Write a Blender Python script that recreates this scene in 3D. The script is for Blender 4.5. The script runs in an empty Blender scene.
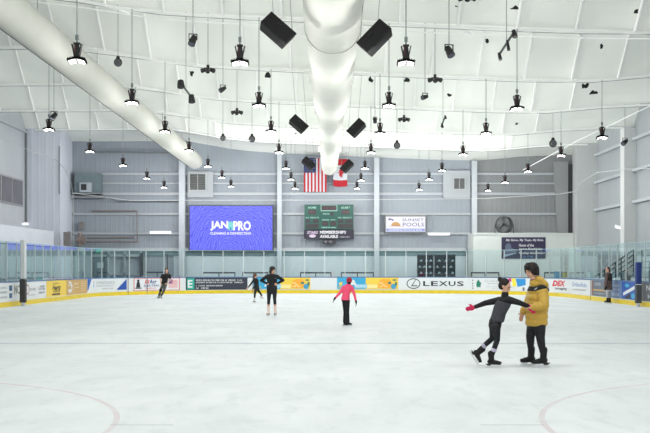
import bpy, bmesh, math, random
from mathutils import Vector, Matrix, noise
random.seed(7)
C = bpy.context.scene.collection
V = Vector
PI = math.pi
F = 975.0; CX = 327.0; HY = 268.0; H = 1.585      # lens in pixels, vanishing point, eye height

def at(px, py, d):                                 # the point seen at a pixel, d metres down the hall
    return V(((px-CX)*d/F, d, H+(HY-py)*d/F))

# ------------------------------------------------------------------ materials
def lin(c):
    def f(u):
        u /= 255.0
        return u/12.92 if u <= .04045 else ((u+.055)/1.055)**2.4
    return (f(c[0]), f(c[1]), f(c[2]), 1)
MATS = {}
def mat(name, rgb=(200,200,200), rough=.6, metal=0, var=.0, vscale=3.0, bump=0, bscale=30, emit=0, spec=.5, stretch=(1,1,1)):
    if name in MATS: return MATS[name]
    m = bpy.data.materials.new(name); m.use_nodes = True
    nt = m.node_tree; n = nt.nodes; l = nt.links
    b = n['Principled BSDF']; col = lin(rgb)
    b.inputs['Roughness'].default_value = rough; b.inputs['Metallic'].default_value = metal
    b.inputs['Specular IOR Level'].default_value = spec
    b.inputs['Base Color'].default_value = col
    tc = n.new('ShaderNodeTexCoord'); mp = n.new('ShaderNodeMapping'); mp.inputs['Scale'].default_value = stretch
    l.new(tc.outputs['Object'], mp.inputs['Vector'])
    if var > 0:
        t = n.new('ShaderNodeTexNoise'); t.inputs['Scale'].default_value = vscale; t.inputs['Detail'].default_value = 5
        l.new(mp.outputs[0], t.inputs['Vector'])
        r = n.new('ShaderNodeValToRGB'); r.color_ramp.elements[0].position = .3; r.color_ramp.elements[1].position = .7
        r.color_ramp.elements[0].color = tuple(max(0, c*(1-var)) for c in col[:3])+(1,)
        r.color_ramp.elements[1].color = tuple(min(1, c*(1+var)) for c in col[:3])+(1,)
        l.new(t.outputs['Fac'], r.inputs[0]); l.new(r.outputs[0], b.inputs['Base Color'])
    if bump > 0:
        t2 = n.new('ShaderNodeTexNoise'); t2.inputs['Scale'].default_value = bscale; t2.inputs['Detail'].default_value = 3
        bp = n.new('ShaderNodeBump'); bp.inputs['Strength'].default_value = bump; bp.inputs['Distance'].default_value = .02
        l.new(mp.outputs[0], t2.inputs['Vector']); l.new(t2.outputs['Fac'], bp.inputs['Height']); l.new(bp.outputs[0], b.inputs['Normal'])
    if emit > 0:
        b.inputs['Base Color'].default_value = tuple(c*.12 for c in col[:3])+(1,)
        b.inputs['Emission Color'].default_value = col; b.inputs['Emission Strength'].default_value = emit
    MATS[name] = m
    return m

def ribbed(name, rgb, axis=0, pitch=.3, strength=.5, var=.04, dirt=0):
    """painted sheet metal with vertical ribs"""
    m = mat(name, rgb, .55, 0, var, .6)
    nt = m.node_tree; n = nt.nodes; l = nt.links; b = n['Principled BSDF']
    tc = n.new('ShaderNodeTexCoord'); w = n.new('ShaderNodeTexWave'); w.wave_profile = 'SIN'
    w.bands_direction = 'XYZ'[axis]; w.inputs['Scale'].default_value = 2*PI/pitch/20; w.inputs['Distortion'].default_value = 0
    r = n.new('ShaderNodeValToRGB'); r.color_ramp.elements[0].position = .75; r.color_ramp.elements[1].position = .95
    bp = n.new('ShaderNodeBump'); bp.inputs['Strength'].default_value = strength; bp.inputs['Distance'].default_value = .04
    l.new(tc.outputs['Object'], w.inputs['Vector']); l.new(w.outputs['Color'], r.inputs[0]); l.new(r.outputs[0], bp.inputs['Height']); l.new(bp.outputs[0], b.inputs['Normal'])
    return m

# ------------------------------------------------------------------ mesh collector
class MB:
    def __init__(s): s.v = []; s.f = []; s.mi = []
    def add(s, vs, fs, k=0):
        o = len(s.v); s.v += [V(p) for p in vs]; s.f += [tuple(i+o for i in f) for f in fs]; s.mi += [k]*len(fs); return s
    def box(s, c, size, R=None, k=0):
        hx, hy, hz = [q/2 for q in size]; vs = []
        for dx, dy, dz in ((-1,-1,-1),(1,-1,-1),(1,1,-1),(-1,1,-1),(-1,-1,1),(1,-1,1),(1,1,1),(-1,1,1)):
            p = V((dx*hx, dy*hy, dz*hz)); p = (R @ p) if R else p
            vs.append(p+V(c))
        return s.add(vs, [(3,2,1,0),(4,5,6,7),(0,1,5,4),(1,2,6,5),(2,3,7,6),(3,0,4,7)], k)
    def bbox(s, a, b, k=0):
        a = V(a); b = V(b); return s.box((a+b)/2, [abs(q) for q in (b-a)], None, k)
    def cyl(s, p0, p1, r0, r1=None, n=12, k=0):
        p0 = V(p0); p1 = V(p1); r1 = r0 if r1 is None else r1
        z = (p1-p0); z = z.normalized() if z.length > 1e-9 else V((0,0,1))
        x = z.orthogonal().normalized(); y = z.cross(x); vs = []
        for p, r in ((p0, r0), (p1, r1)):
            for i in range(n):
                a = 2*PI*i/n; vs.append(p + x*math.cos(a)*r + y*math.sin(a)*r)
        return s.add(vs, [(i, (i+1)%n, n+(i+1)%n, n+i) for i in range(n)] + [tuple(range(n))[::-1], tuple(range(n, 2*n))], k)
    def tube(s, pts, r, n=8, k=0):
        pts = [V(p) for p in pts]; rr = r if isinstance(r, (list, tuple)) else [r]*len(pts)
        up = None; vs = []
        for i, p in enumerate(pts):
            t = (pts[min(i+1, len(pts)-1)]-pts[max(i-1, 0)]).normalized()
            if up is None: up = t.orthogonal().normalized()
            up = (up - t*up.dot(t)).normalized(); y = t.cross(up)
            for j in range(n):
                a = 2*PI*j/n; vs.append(p+up*math.cos(a)*rr[i]+y*math.sin(a)*rr[i])
        fs = []
        for i in range(len(pts)-1):
            for j in range(n): fs.append((i*n+j, i*n+(j+1)%n, (i+1)*n+(j+1)%n, (i+1)*n+j))
        fs.append(tuple(range(n))[::-1]); fs.append(tuple(range((len(pts)-1)*n, len(pts)*n)))
        return s.add(vs, fs, k)
    def ell(s, c, rx, ry=None, rz=None, R=None, nu=14, nv=9, k=0):
        ry = rx if ry is None else ry; rz = rx if rz is None else rz
        vs = []; c = V(c)
        for j in range(1, nv):
            th = PI*j/nv
            for i in range(nu):
                a = 2*PI*i/nu
                p = V((rx*math.sin(th)*math.cos(a), ry*math.sin(th)*math.sin(a), rz*math.cos(th)))
                vs.append(c + (R @ p if R else p))
        t = V((0,0,rz)); b = V((0,0,-rz))
        vs.append(c+(R @ t if R else t)); vs.append(c+(R @ b if R else b))
        fs = []
        for j in range(nv-2):
            for i in range(nu): fs.append((j*nu+i, (j+1)*nu+i, (j+1)*nu+(i+1)%nu, j*nu+(i+1)%nu))
        T = (nv-1)*nu
        for i in range(nu): fs.append((T, i, (i+1)%nu)); fs.append((T+1, (nv-2)*nu+(i+1)%nu, (nv-2)*nu+i))
        return s.add(vs, fs, k)
    def limb(s, pts, rr, n=12):
        pts = [V(p) for p in pts]
        for i in range(len(pts)-1): s.cyl(pts[i], pts[i+1], rr[i], rr[i+1], n)
        for p, r in zip(pts, rr): s.ell(p, r, nu=n, nv=8)
        return s
    def loft(s, secs, n=20, k=0):
        """secs: (centre, half-width vector, half-depth vector)"""
        vs = []
        for c, a, b in secs:
            for i in range(n):
                t = 2*PI*i/n; vs.append(V(c)+V(a)*math.cos(t)+V(b)*math.sin(t))
        fs = []; m = len(secs)
        for j in range(m-1):
            for i in range(n): fs.append((j*n+i, j*n+(i+1)%n, (j+1)*n+(i+1)%n, (j+1)*n+i))
        fs.append(tuple(range(n))[::-1]); fs.append(tuple(range((m-1)*n, m*n)))
        return s.add(vs, fs, k)
    def prism(s, poly, z0, z1, fn, k=0):
        """poly in (u,v), fn(u,v,w) -> world"""
        n = len(poly)
        vs = [fn(u, v, z0) for u, v in poly]+[fn(u, v, z1) for u, v in poly]
        return s.add(vs, [tuple(range(n)), tuple(range(n, 2*n))[::-1]]+[(i, n+i, n+(i+1)%n, (i+1)%n) for i in range(n)], k)

def wloc(o):
    p = V((0,0,0))
    while o: p = p+V(o.location); o = o.parent
    return p
def obj(name, mb, mats, parent=None, smooth=False, origin=None):
    me = bpy.data.meshes.new(name)
    if parent is not None: org = wloc(parent)
    elif origin is not None: org = V(origin)
    else:
        xs = [p.x for p in mb.v]; ys = [p.y for p in mb.v]; zs = [p.z for p in mb.v]
        org = V(((min(xs)+max(xs))/2, (min(ys)+max(ys))/2, min(zs)))
    me.from_pydata([p-org for p in mb.v], [], mb.f)
    ml = mats if isinstance(mats, (list, tuple)) else [mats]
    for m in ml: me.materials.append(m)
    for p, k in zip(me.polygons, mb.mi): p.material_index = k; p.use_smooth = smooth
    bm = bmesh.new(); bm.from_mesh(me); bmesh.ops.recalc_face_normals(bm, faces=bm.faces); bm.to_mesh(me); bm.free()
    o = bpy.data.objects.new(name, me); C.objects.link(o)
    if parent is not None: o.parent = parent
    else: o.location = org
    return o
def tag(o, label=None, cat=None, group=None, kind=None):
    if label: o['label'] = label
    if cat: o['category'] = cat
    if group: o['group'] = group
    if kind: o['kind'] = kind
    return o
def thing(name, label, cat, loc, group=None):
    o = bpy.data.objects.new(name, None); C.objects.link(o); o.location = loc; o.empty_display_size = .1
    return tag(o, label, cat, group)
def struct(name, mb, m, smooth=False): return tag(obj(name, mb, m, None, smooth), kind='structure')
def kids(o): return [c for c in bpy.data.objects if c.parent == o]
def copy_tree(o, parent=None):
    c = o.copy(); C.objects.link(c); c.parent = parent
    for ch in kids(o): copy_tree(ch, c)
    return c
def organic(name, mb, m, parent, voxel, smooth=4, fac=.5):
    """grow one continuous skin over overlapping volumes"""
    t = obj('tmp', mb, m, parent)
    r = t.modifiers.new('r', 'REMESH'); r.mode = 'VOXEL'; r.voxel_size = voxel; r.use_smooth_shade = True
    s = t.modifiers.new('s', 'SMOOTH'); s.iterations = smooth; s.factor = fac
    dg = bpy.context.evaluated_depsgraph_get(); dg.update()
    me = bpy.data.meshes.new_from_object(t.evaluated_get(dg))
    me.name = name
    bpy.data.objects.remove(t)
    for p in me.polygons: p.use_smooth = True
    if not me.materials: me.materials.append(m)
    o = bpy.data.objects.new(name, me); C.objects.link(o); o.parent = parent
    return o

# ------------------------------------------------------------------ lettering
_tc = {}
def text_geo(txt, shear=0, bold=.0):
    key = (txt, shear, bold)
    if key in _tc: return _tc[key]
    cu = bpy.data.curves.new('t', 'FONT'); cu.body = txt; cu.shear = shear; cu.offset = bold; cu.resolution_u = 2
    cu.fill_mode = 'FRONT'
    o = bpy.data.objects.new('t', cu); C.objects.link(o)
    dg = bpy.context.evaluated_depsgraph_get(); dg.update()
    me = bpy.data.meshes.new_from_object(o.evaluated_get(dg))
    vs = [(v.co.x, v.co.y) for v in me.vertices]; fs = [tuple(p.vertices) for p in me.polygons]
    bpy.data.objects.remove(o); bpy.data.meshes.remove(me); bpy.data.curves.remove(cu)
    x0 = min(v[0] for v in vs); x1 = max(v[0] for v in vs); y0 = min(v[1] for v in vs); y1 = max(v[1] for v in vs)
    vs = [((x-x0)/(x1-x0), (y-y0)/(y1-y0)) for x, y in vs]
    _tc[key] = (vs, fs); return _tc[key]
def put_text(mb, txt, u0, v0, w, h, fn, off=.012, shear=0, bold=.0, k=0):
    vs, fs = text_geo(txt, shear, bold)
    mb.add([fn(u0+x*w, v0+y*h, off) for x, y in vs], fs, k)
def small_print(mb, u0, v0, w, h, fn, off=.012, seed=1, k=0):
    """unreadably small line of print: short vertical and horizontal strokes"""
    r = random.Random(seed); u = u0
    while u < u0+w-h*.4:
        cw = h*r.uniform(.45, .7)
        if r.random() < .14: u += cw; continue
        t = h*.17
        def q(a, b, c, d): mb.add([fn(a, b, off), fn(c, b, off), fn(c, d, off), fn(a, d, off)], [(0,1,2,3)], k)
        q(u, v0, u+t, v0+h)
        if r.random() < .6: q(u, v0+h-t, u+cw*.8, v0+h)
        if r.random() < .6: q(u, v0, u+cw*.8, v0+t)
        if r.random() < .5: q(u+cw*.65, v0, u+cw*.65+t, v0+h*.9)
        u += cw*1.15
def quad(mb, u0, v0, u1, v1, fn, off=.006, k=0, step=.35):
    n = max(1, int((u1-u0)/step)); vs = []
    for i in range(n+1):
        u = u0+(u1-u0)*i/n; vs += [fn(u, v0, off), fn(u, v1, off)]
    mb.add(vs, [(2*i, 2*i+2, 2*i+3, 2*i+1) for i in range(n)], k)
def poly(mb, pts, fn, off=.009, k=0): mb.add([fn(u, v, off) for u, v in pts], [tuple(range(len(pts)))], k)
def disc(mb, cu, cv, ru, rv, fn, off=.009, n=20, k=0):
    poly(mb, [(cu+ru*math.cos(2*PI*i/n), cv+rv*math.sin(2*PI*i/n)) for i in range(n)], fn, off, k)
def ring(mb, cu, cv, ru, rv, t, fn, off=.011, n=28, k=0):
    vs = []
    for i in range(n):
        a = 2*PI*i/n; c, s_ = math.cos(a), math.sin(a)
        vs += [fn(cu+ru*c, cv+rv*s_, off), fn(cu+(ru-t)*c, cv+(rv-t)*s_, off)]
    mb.add(vs, [(2*i, 2*((i+1)%n), 2*((i+1)%n)+1, 2*i+1) for i in range(n)], k)

def ordinal(i):
    return ['first','second','third','fourth','fifth','sixth','seventh','eighth','ninth','tenth','eleventh','twelfth'][i]

# ================================================================== SETTING
# ice
def make_ice():
    m = bpy.data.materials.new('ice'); m.use_nodes = True; nt = m.node_tree; n = nt.nodes; l = nt.links
    b = n['Principled BSDF']; b.inputs['IOR'].default_value = 1.31
    tc = n.new('ShaderNodeTexCoord')
    sep = n.new('ShaderNodeSeparateXYZ'); l.new(tc.outputs['Object'], sep.inputs[0])
    def mth(op, a, b_=None, c=None):
        q = n.new('ShaderNodeMath'); q.operation = op
        for i, x in enumerate((a, b_, c)):
            if x is None: continue
            if isinstance(x, (int, float)): q.inputs[i].default_value = x
            else: l.new(x, q.inputs[i])
        return q.outputs[0]
    def nz(scale, stretch, detail=5):
        mp = n.new('ShaderNodeMapping'); mp.inputs['Scale'].default_value = stretch; l.new(tc.outputs['Object'], mp.inputs[0])
        t = n.new('ShaderNodeTexNoise'); t.inputs['Scale'].default_value = scale; t.inputs['Detail'].default_value = detail; t.inputs['Roughness'].default_value = .65
        l.new(mp.outputs[0], t.inputs['Vector']); return t.outputs['Fac']
    def ramp(x, p0, p1, c0, c1):
        r = n.new('ShaderNodeValToRGB'); r.color_ramp.elements[0].position = p0; r.color_ramp.elements[1].position = p1
        r.color_ramp.elements[0].color = c0; r.color_ramp.elements[1].color = c1; l.new(x, r.inputs[0]); return r.outputs[0]
    def mix(f, a, b_):
        q = n.new('ShaderNodeMixRGB')
        if isinstance(f, (int, float)): q.inputs[0].default_value = f
        else: l.new(f, q.inputs[0])
        for i, x in ((1, a), (2, b_)):
            if isinstance(x, tuple): q.inputs[i].default_value = x
            else: l.new(x, q.inputs[i])
        return q.outputs[0]
    base = ramp(nz(.55, (1, .6, 1), 8), .32, .66, lin((206,212,215)), lin((221,226,229)))
    sc = nz(3.2, (1, .35, 1), 7)
    base = mix(mth('MULTIPLY', ramp(sc, .52, .72, (0,0,0,1), (1,1,1,1)), .45), base, lin((186,195,199)))
    X, Y = sep.outputs[0], sep.outputs[1]
    fade = ramp(nz(1.3, (1,1,1), 4), .3, .75, (.35,.35,.35,1), (1,1,1,1))
    for cx in (-6.7, 6.75):
        r = mth('SQRT', mth('ADD', mth('POWER', mth('ABSOLUTE', mth('SUBTRACT', X, cx)), 2.0), mth('POWER', mth('ABSOLUTE', mth('SUBTRACT', Y, 9.4)), 2.0)))
        band = mth('LESS_THAN', mth('ABSOLUTE', mth('SUBTRACT', r, 4.57)), .032)
        base = mix(mth('MULTIPLY', mth('MULTIPLY', band, fade), .42), base, lin((184,140,150)))
    bl = mth('LESS_THAN', mth('ABSOLUTE', mth('SUBTRACT', Y, 20.5)), .13)
    base = mix(mth('MULTIPLY', mth('MULTIPLY', bl, fade), .62), base, lin((132,146,166)))
    for cx in (-5.2, 5.2):          # short hash marks beside the circles
        hb = mth('MULTIPLY', mth('LESS_THAN', mth('ABSOLUTE', mth('SUBTRACT', X, cx*.36)), .32), mth('LESS_THAN', mth('ABSOLUTE', mth('SUBTRACT', Y, 9.85)), .028))
        base = mix(mth('MULTIPLY', hb, .3), base, lin((120,120,128)))
    l.new(base, b.inputs['Base Color'])
    l.new(ramp(nz(1.6, (1,.5,1), 6), .35, .7, (.5,.5,.5,1), (.72,.72,.72,1)), b.inputs['Roughness'])
    bp = n.new('ShaderNodeBump'); bp.inputs['Strength'].default_value = .25; bp.inputs['Distance'].default_value = .01
    l.new(nz(9, (1,.5,1), 6), bp.inputs['Height']); l.new(bp.outputs[0], b.inputs['Normal'])
    b.inputs['Specular IOR Level'].default_value = .13
    return m
mb = MB(); mb.add([(-13.1,-1,0),(13.1,-1,0),(13.1,61.1,0),(-13.1,61.1,0),(-13.1,-1,-.1),(13.1,-1,-.1),(13.1,61.1,-.1),(-13.1,61.1,-.1)],
                  [(0,1,2,3),(7,6,5,4),(0,4,5,1),(1,5,6,2),(2,6,7,3),(3,7,4,0)])
# concrete slab around the rink, ice pad lies inside it
fl = MB().bbox((-19.6,-7,-.3),(19.6,67,-.1))
fl.bbox((-19.6,-7,-.1),(-13.1,67,0)); fl.bbox((13.1,-7,-.1),(19.6,67,0)); fl.bbox((-13.1,61.1,-.1),(13.1,67,0)); fl.bbox((-13.1,-7,-.1),(13.1,-1,0))
struct('floor', fl, mat('rubber_floor', (118,122,126), .8, 0, .12, 2))
tag(obj('floor_ice', mb, make_ice(), None, origin=(0,0,0)), kind='structure')

# ceiling liner ------------------------------------------------------
PP = [(-19.6,8.6),(-9.6,8.66),(-8,8.38),(-6.4,8.09),(-5,7.94),(-3.6,7.84),(-1,7.75),(.8,7.65),(5,7.47),(7.5,7.38),(10,7.32),(11.4,7.42),(13,7.58),(15.2,7.68),(19.6,7.75)]
def PZ(x):
    for (a, za), (b, zb) in zip(PP, PP[1:]):
        if x <= b: return H+za+(zb-za)*(max(x, a)-a)/(b-a)
    return H+PP[-1][1]
TR = [66.15,60.8,53.5,45.9,38.3,30.4,22.8,15.2,7.6,0,-6.6]
LX = [-19.5+i*.65 for i in range(61)]
ceil_mat = mat('ceiling_liner', (246,249,244), .8, 0, .03, .5, .25, 1.2)
def spots(m):
    nt = m.node_tree; n = nt.nodes; l = nt.links; b = n['Principled BSDF']
    src = b.inputs['Base Color'].links[0].from_socket
    tc = n.new('ShaderNodeTexCoord')
    t = n.new('ShaderNodeTexNoise'); t.inputs['Scale'].default_value = 2.6; t.inputs['Detail'].default_value = 9; t.inputs['Roughness'].default_value = .75
    l.new(tc.outputs['Object'], t.inputs[0])
    t2 = n.new('ShaderNodeTexNoise'); t2.inputs['Scale'].default_value = .22; t2.inputs['Detail'].default_value = 2; l.new(tc.outputs['Object'], t2.inputs[0])
    a = n.new('ShaderNodeMath'); a.operation = 'MULTIPLY_ADD'; a.inputs[1].default_value = .35; l.new(t2.outputs['Fac'], a.inputs[0]); l.new(t.outputs['Fac'], a.inputs[2])
    r = n.new('ShaderNodeValToRGB'); r.color_ramp.elements[0].position = .93; r.color_ramp.elements[1].position = .97
    r.color_ramp.elements[0].color = (0,0,0,1); r.color_ramp.elements[1].color = (1,1,1,1); l.new(a.outputs[0], r.inputs[0])
    mx = n.new('ShaderNodeMixRGB'); l.new(r.outputs[0], mx.inputs[0]); l.new(src, mx.inputs[1]); mx.inputs[2].default_value = lin((70,75,72))
    l.new(mx.outputs[0], b.inputs['Base Color'])
spots(ceil_mat)
ce = MB()
prof = []
for i in range(len(TR)-1):
    d, dn = TR[i], TR[i+1]
    if i == 0: prof += [(d+.05, 0), (dn+.5, .9), (dn+.15, .15)]
    else: prof += [(d, .12), (d-.35, .5), (d-1.5, 1.55), (d-3.2, 1.8), (dn+.9, 1.8), (dn+.25, .6)]
prof.append((TR[-1], .12))
for yy, dz in prof:
    for x in LX: ce.v.append(V((x, yy, PZ(x)+dz)))
nx = len(LX)
for j in range(len(prof)-1):
    for i in range(nx-1): ce.f.append((j*nx+i, j*nx+i+1, (j+1)*nx+i+1, (j+1)*nx+i)); ce.mi.append(0)
def LZ(x, y):
    for (ya, za), (yb, zb) in zip(prof, prof[1:]):
        if yb <= y <= ya: return PZ(x)+za+(zb-za)*(ya-y)/max(1e-6, ya-yb)
    return PZ(x)
co = struct('ceiling', ce, ceil_mat, False)
sm = co.modifiers.new('thickness', 'SOLIDIFY'); sm.thickness = .03; sm.offset = -1

# walls ----------------------------------------------------------------
WY = 66.2
wall_m = ribbed('rear_wall_paint', (150,158,168), 0, .33, .25, .03)
side_l = ribbed('left_wall_paint', (186,190,196), 1, .9, .25, .03)
side_r = ribbed('right_wall_paint', (166,171,176), 1, .4, .35, .03)
grey_m = ribbed('rear_wall_grey_paint', (140,143,146), 0, .33, .25, .03)
struct('wall_back', MB().bbox((-18.5, WY, 0), (9.95, WY+.2, 11)), wall_m)
struct('wall_back_right', MB().bbox((9.95, WY, 0), (17.3, WY+.2, 11)), grey_m)
struct('wall_left', MB().bbox((-19.2,-6.8,0),(-18.8,60.8,11)), side_l)
struct('wall_left_return', MB().add([(-18.85,60.8,0),(-16.65,60.8,0),(-17.3,66.2,0),(-18.85,66.2,0),(-18.85,60.8,11),(-16.65,60.8,11),(-17.3,66.2,11),(-18.85,66.2,11)],
        [(0,1,2,3),(4,5,6,7),(0,1,5,4),(1,2,6,5),(2,3,7,6),(3,0,4,7)]), ribbed('return_wall_paint', (214,218,230), 0, .45, .3))
struct('wall_right', MB().bbox((16.85,-6.8,0),(17.2,60.8,11)), side_r)
struct('wall_right_return', MB().add([(15.55,60.8,0),(17.2,60.8,0),(17.2,66.2,0),(16.65,66.2,0),(15.55,60.8,11),(17.2,60.8,11),(17.2,66.2,11),(16.65,66.2,11)],
        [(0,1,2,3),(4,5,6,7),(0,1,5,4),(1,2,6,5),(2,3,7,6),(3,0,4,7)]), ribbed('right_return_paint', (196,199,200), 0, .45, .15))
struct('wall_near', MB().bbox((-19.2,-7.1,0),(17.2,-6.8,11)), mat('near_wall_paint', (190,194,198), .7, 0, .03))

# rear girts (horizontal rails) and other wall trims
girt_m = mat('girt_paint', (184,190,196), .5, 0, .03)
k = 1
for zr, hh in ((94*WY/F, .14), (84.5*WY/F, .1), (74*WY/F, .16), (54*WY/F, .14), (34.5*WY/F, .14)):
    mbg = MB().bbox((-17.2, WY-.16, H+zr-hh/2), (15.55, WY, H+zr+hh/2)); mbg.bbox((-17.2, WY-.2, H+zr+hh/2-.03), (15.55, WY-.16, H+zr+hh/2))
    struct('trim_%d' % k, mbg, girt_m); k += 1
# long dark teal strip below the scoreboard line, and the kick wall behind the glass
struct('trim_%d' % k, MB().bbox((-17.2, WY-.25, 2.72), (9.4, WY, 2.95)), girt_m); k += 1
struct('trim_%d' % k, MB().bbox((-17.2, WY-.12, 2.42), (9.4, WY, 2.7)), mat('teal_strip', (110,135,140), .6, 0, .04)); k += 1
for z in (3.6, 5.3, 7.0):   # girts of the right hand side wall
    for a, b in ((53.9, 60.7), (46.4, 53.1), (38.8, 45.5)):
        struct('trim_%d' % k, MB().bbox((16.6, a, z+H-.08), (16.85, b, z+H+.08)), girt_m); k += 1
struct('trim_%d' % k, MB().bbox((-18.8, 20, 9.98), (-18.6, 60.7, 10.1)), girt_m); k += 1
# steel columns
col_m = mat('column_paint', (186,193,200), .5, 0, .03)
def column(x, y, w, dep, h, label, grp=None, m=None):
    t = thing('steel_column', label, 'column', (x, y, 0), grp)
    b_ = MB().bbox((x-w/2, y-dep/2, 0), (x+w/2, y-dep/2+.03, h)); b_.bbox((x-w/2, y+dep/2-.03, 0), (x+w/2, y+dep/2, h)); b_.bbox((x-.02, y-dep/2+.03, 0), (x+.02, y+dep/2-.03, h))
    obj('post', b_, m or col_m, t); obj('base_plate', MB().bbox((x-w*.7, y-dep*.7, 0), (x+w*.7, y+dep*.7, .03)), m or col_m, t)
    return t
for x, w, lab in ((-9.77,.4,'tall pale steel column left of the blue video screen'), (-3.2,.3,'tall pale steel column between video screen and flags'),
                  (3.35,.34,'tall pale steel column left of the sunset pools sign'), (9.93,.34,'tall pale steel column at the left end of the low white wall')):
    column(x, WY-.42, w, .36, PZ(x)-.1, lab)
for y in (53.5, 45.9, 38.3):
    struct('trim_%d' % k, MB().bbox((16.2, y-.35, 0), (16.85, y+.35, PZ(16.5)-.05)), mat('boxed_column_paint', (212,215,216), .6, 0, .02)); k += 1
struct('trim_%d' % k, MB().bbox((16.35, 65.7, 3.8), (16.62, 66.15, H+7.0)), mat('dark_gap', (60,62,66), .8)); k += 1

tp = MB(); tp.add([(15.3,65.85,H+7.2),(16.3,65.85,H+7.2),(16.3,66.15,H+7.2),(15.3,66.15,H+7.2),(15.85,65.85,0),(16.3,65.85,0),(16.3,66.15,0),(15.85,66.15,0)],
        [(0,1,2,3),(4,5,6,7),(0,1,5,4),(1,2,6,5),(2,3,7,6),(3,0,4,7)])
tag(obj('tapered_column', tp, mat('tapered_grey', (150,153,156), .6)), 'grey tapered steel column in the right rear corner', 'column')
struct('trim_%d' % k, MB().bbox((-10.4, WY-.08, 0), (9.4, WY, 2.4)), mat('pale_lower_wall', (196,206,212), .6, 0, .05, .7)); k += 1
# ------------------------------------------------------------ roof trusses
truss_m = mat('truss_white', (252,254,252), .5, 0, .02)
for ti, d in enumerate(TR[1:9]):
    names = {60.8:'farthest roof truss line, just before the rear wall', 53.5:'second roof truss line from the rear wall', 45.9:'third roof truss line from the rear wall',
             38.3:'roof truss line crossing behind the middle of the central duct', 30.4:'roof truss line behind the nearest pair of black speakers', 22.8:'roof truss line holding the nearest hanging lights',
             15.2:'roof truss line nearer than the nearest hanging lights in view', 7.6:'roof truss line closest overhead to the viewer'}
    t = thing('roof_truss', 'white ' + names[d], 'roof truss', (0, d, PZ(0)), 'white truss lines under the ceiling')
    cm = MB(); pts = [(x, d, PZ(x)) for x in LX if -18.6 < x < 16.6]
    for a, b in zip(pts, pts[1:]):
        a = V(a); b = V(b)
        cm.add([a+V((0,-.05,-.045)), a+V((0,.05,-.045)), a+V((0,.05,.045)), a+V((0,-.05,.045)), b+V((0,-.05,-.045)), b+V((0,.05,-.045)), b+V((0,.05,.045)), b+V((0,-.05,.045))],
               [(0,1,5,4),(1,2,6,5),(2,3,7,6),(3,0,4,7),(3,2,1,0),(4,5,6,7)])
    obj('bottom_chord', cm, truss_m, t)
    obj('cable', MB().tube([(x, y-.01, z-.07) for x, y, z in pts[::4]], .010, 5), mat('shade_line_grey', (140,144,142), .8), t)  # added grey line paints the shade under the chord; no real cable
    if ti < 6:
        for q in range(-10, 7):
            x = .42+1.83*q
            if x < -18 or x > 16.4: continue
            obj('brace', MB().tube([(x, d-.1, PZ(x)+.03), (x, d-1.55, PZ(x)+1.45)], .05, 6), truss_m, t)
    if d in (30.4, 22.8):
        cm = MB()
        pts = [(x, d+.95, PZ(x)+.02) for x in LX if -18.6 < x < 16.6][::4]
        cm.tube(pts, .025, 6); obj('tie_rod', cm, truss_m, t)
        for q in range(-8, 9, 2):
            x = .42+1.83*q
            if x < -18 or x > 16.4: continue
            obj('diagonal_strut', MB().tube([(x, d, PZ(x)), (x+.55, d+.95, PZ(x)+.02)], .03, 6), truss_m, t)

# ------------------------------------------------------------ ventilation ducts
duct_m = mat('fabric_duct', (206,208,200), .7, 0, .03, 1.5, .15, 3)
def duct(x, z, prof, label, brackets=()):
    t = thing('ventilation_duct', label, 'duct', (x, prof[-1][0], z))
    n = 40; secs = [((x, y, z+dz), (r,0,0), (0,0,r)) for y, r, dz in prof]
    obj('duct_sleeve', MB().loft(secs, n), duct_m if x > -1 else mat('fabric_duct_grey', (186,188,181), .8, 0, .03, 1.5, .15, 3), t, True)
    for y, r in brackets:
        rg = MB(); N = 40
        for i in range(N):
            a = 2*PI*i/N
            for rr, yy in ((r, y-.04), (r+.025, y-.04), (r+.025, y+.04), (r, y+.04)): rg.v.append(V((x+rr*math.cos(a), yy, z+rr*math.sin(a))))
        for i in range(N):
            j = (i+1)%N
            for q in range(4): rg.f.append((i*4+q, i*4+(q+1)%4, j*4+(q+1)%4, j*4+q)); rg.mi.append(0)
        obj('hoop', rg, mat('hoop_grey', (205,208,202), .6), t, True)
    return t
Rz = lambda a: Matrix.Rotation(a, 3, 'Z')
Ry = lambda a: Matrix.Rotation(a, 3, 'Y')
Rx = lambda a: Matrix.Rotation(a, 3, 'X')
cd_z = H+6.62
t = duct(.16, cd_z, [(-6,.76,0),(10,.76,0),(27,.76,0),(30.6,.74,0),(38.3,.70,0),(41,.60,.0),(44,.55,-.04),(52,.54,-.04),(60,.53,-.05),(63.2,.52,-.06),(64.0,.47,-.06),(64.5,.36,-.06),(64.75,.2,-.06),(64.8,.02,-.06)],
     'large white round ventilation duct running down the centre of the ceiling', [(26.7,.765)])
for y, r in ((30.4,.8), (38.3,.72), (45.9,.58), (53.5,.57), (60.8,.56)):
    for s_ in (-1, 1):
        obj('bracket', MB().bbox((.16+s_*r, y-.1, cd_z+.62), (.16+s_*(r+.16), y+.1, cd_z+.95)), truss_m, t)
LDX, LDZ = -8.55, H+6.93
t2 = duct(LDX, LDZ, [(-6,.53,0),(20,.53,0),(40,.53,0),(61,.52,0),(63.0,.52,0),(63.5,.46,0),(63.8,.36,0),(64.0,.2,0),(64.05,.02,0)],
     'long white round ventilation duct running diagonally across the upper left', [])
for y in TR[1:8]:
    obj('hanger_rod', MB().tube([(LDX-.48, y, LDZ), (LDX-.48, y, PZ(LDX-.48))], .012, 6), mat('steel_rod', (150,155,155), .5, .3), t2)
dark_seam = MB().tube([(LDX-.40, y, LDZ-.37) for y in (-6, 20, 40, 62.9)], .022, 6)
obj('seam_cord', dark_seam, mat('dark_cord', (95,97,95), .8), t2)

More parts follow.
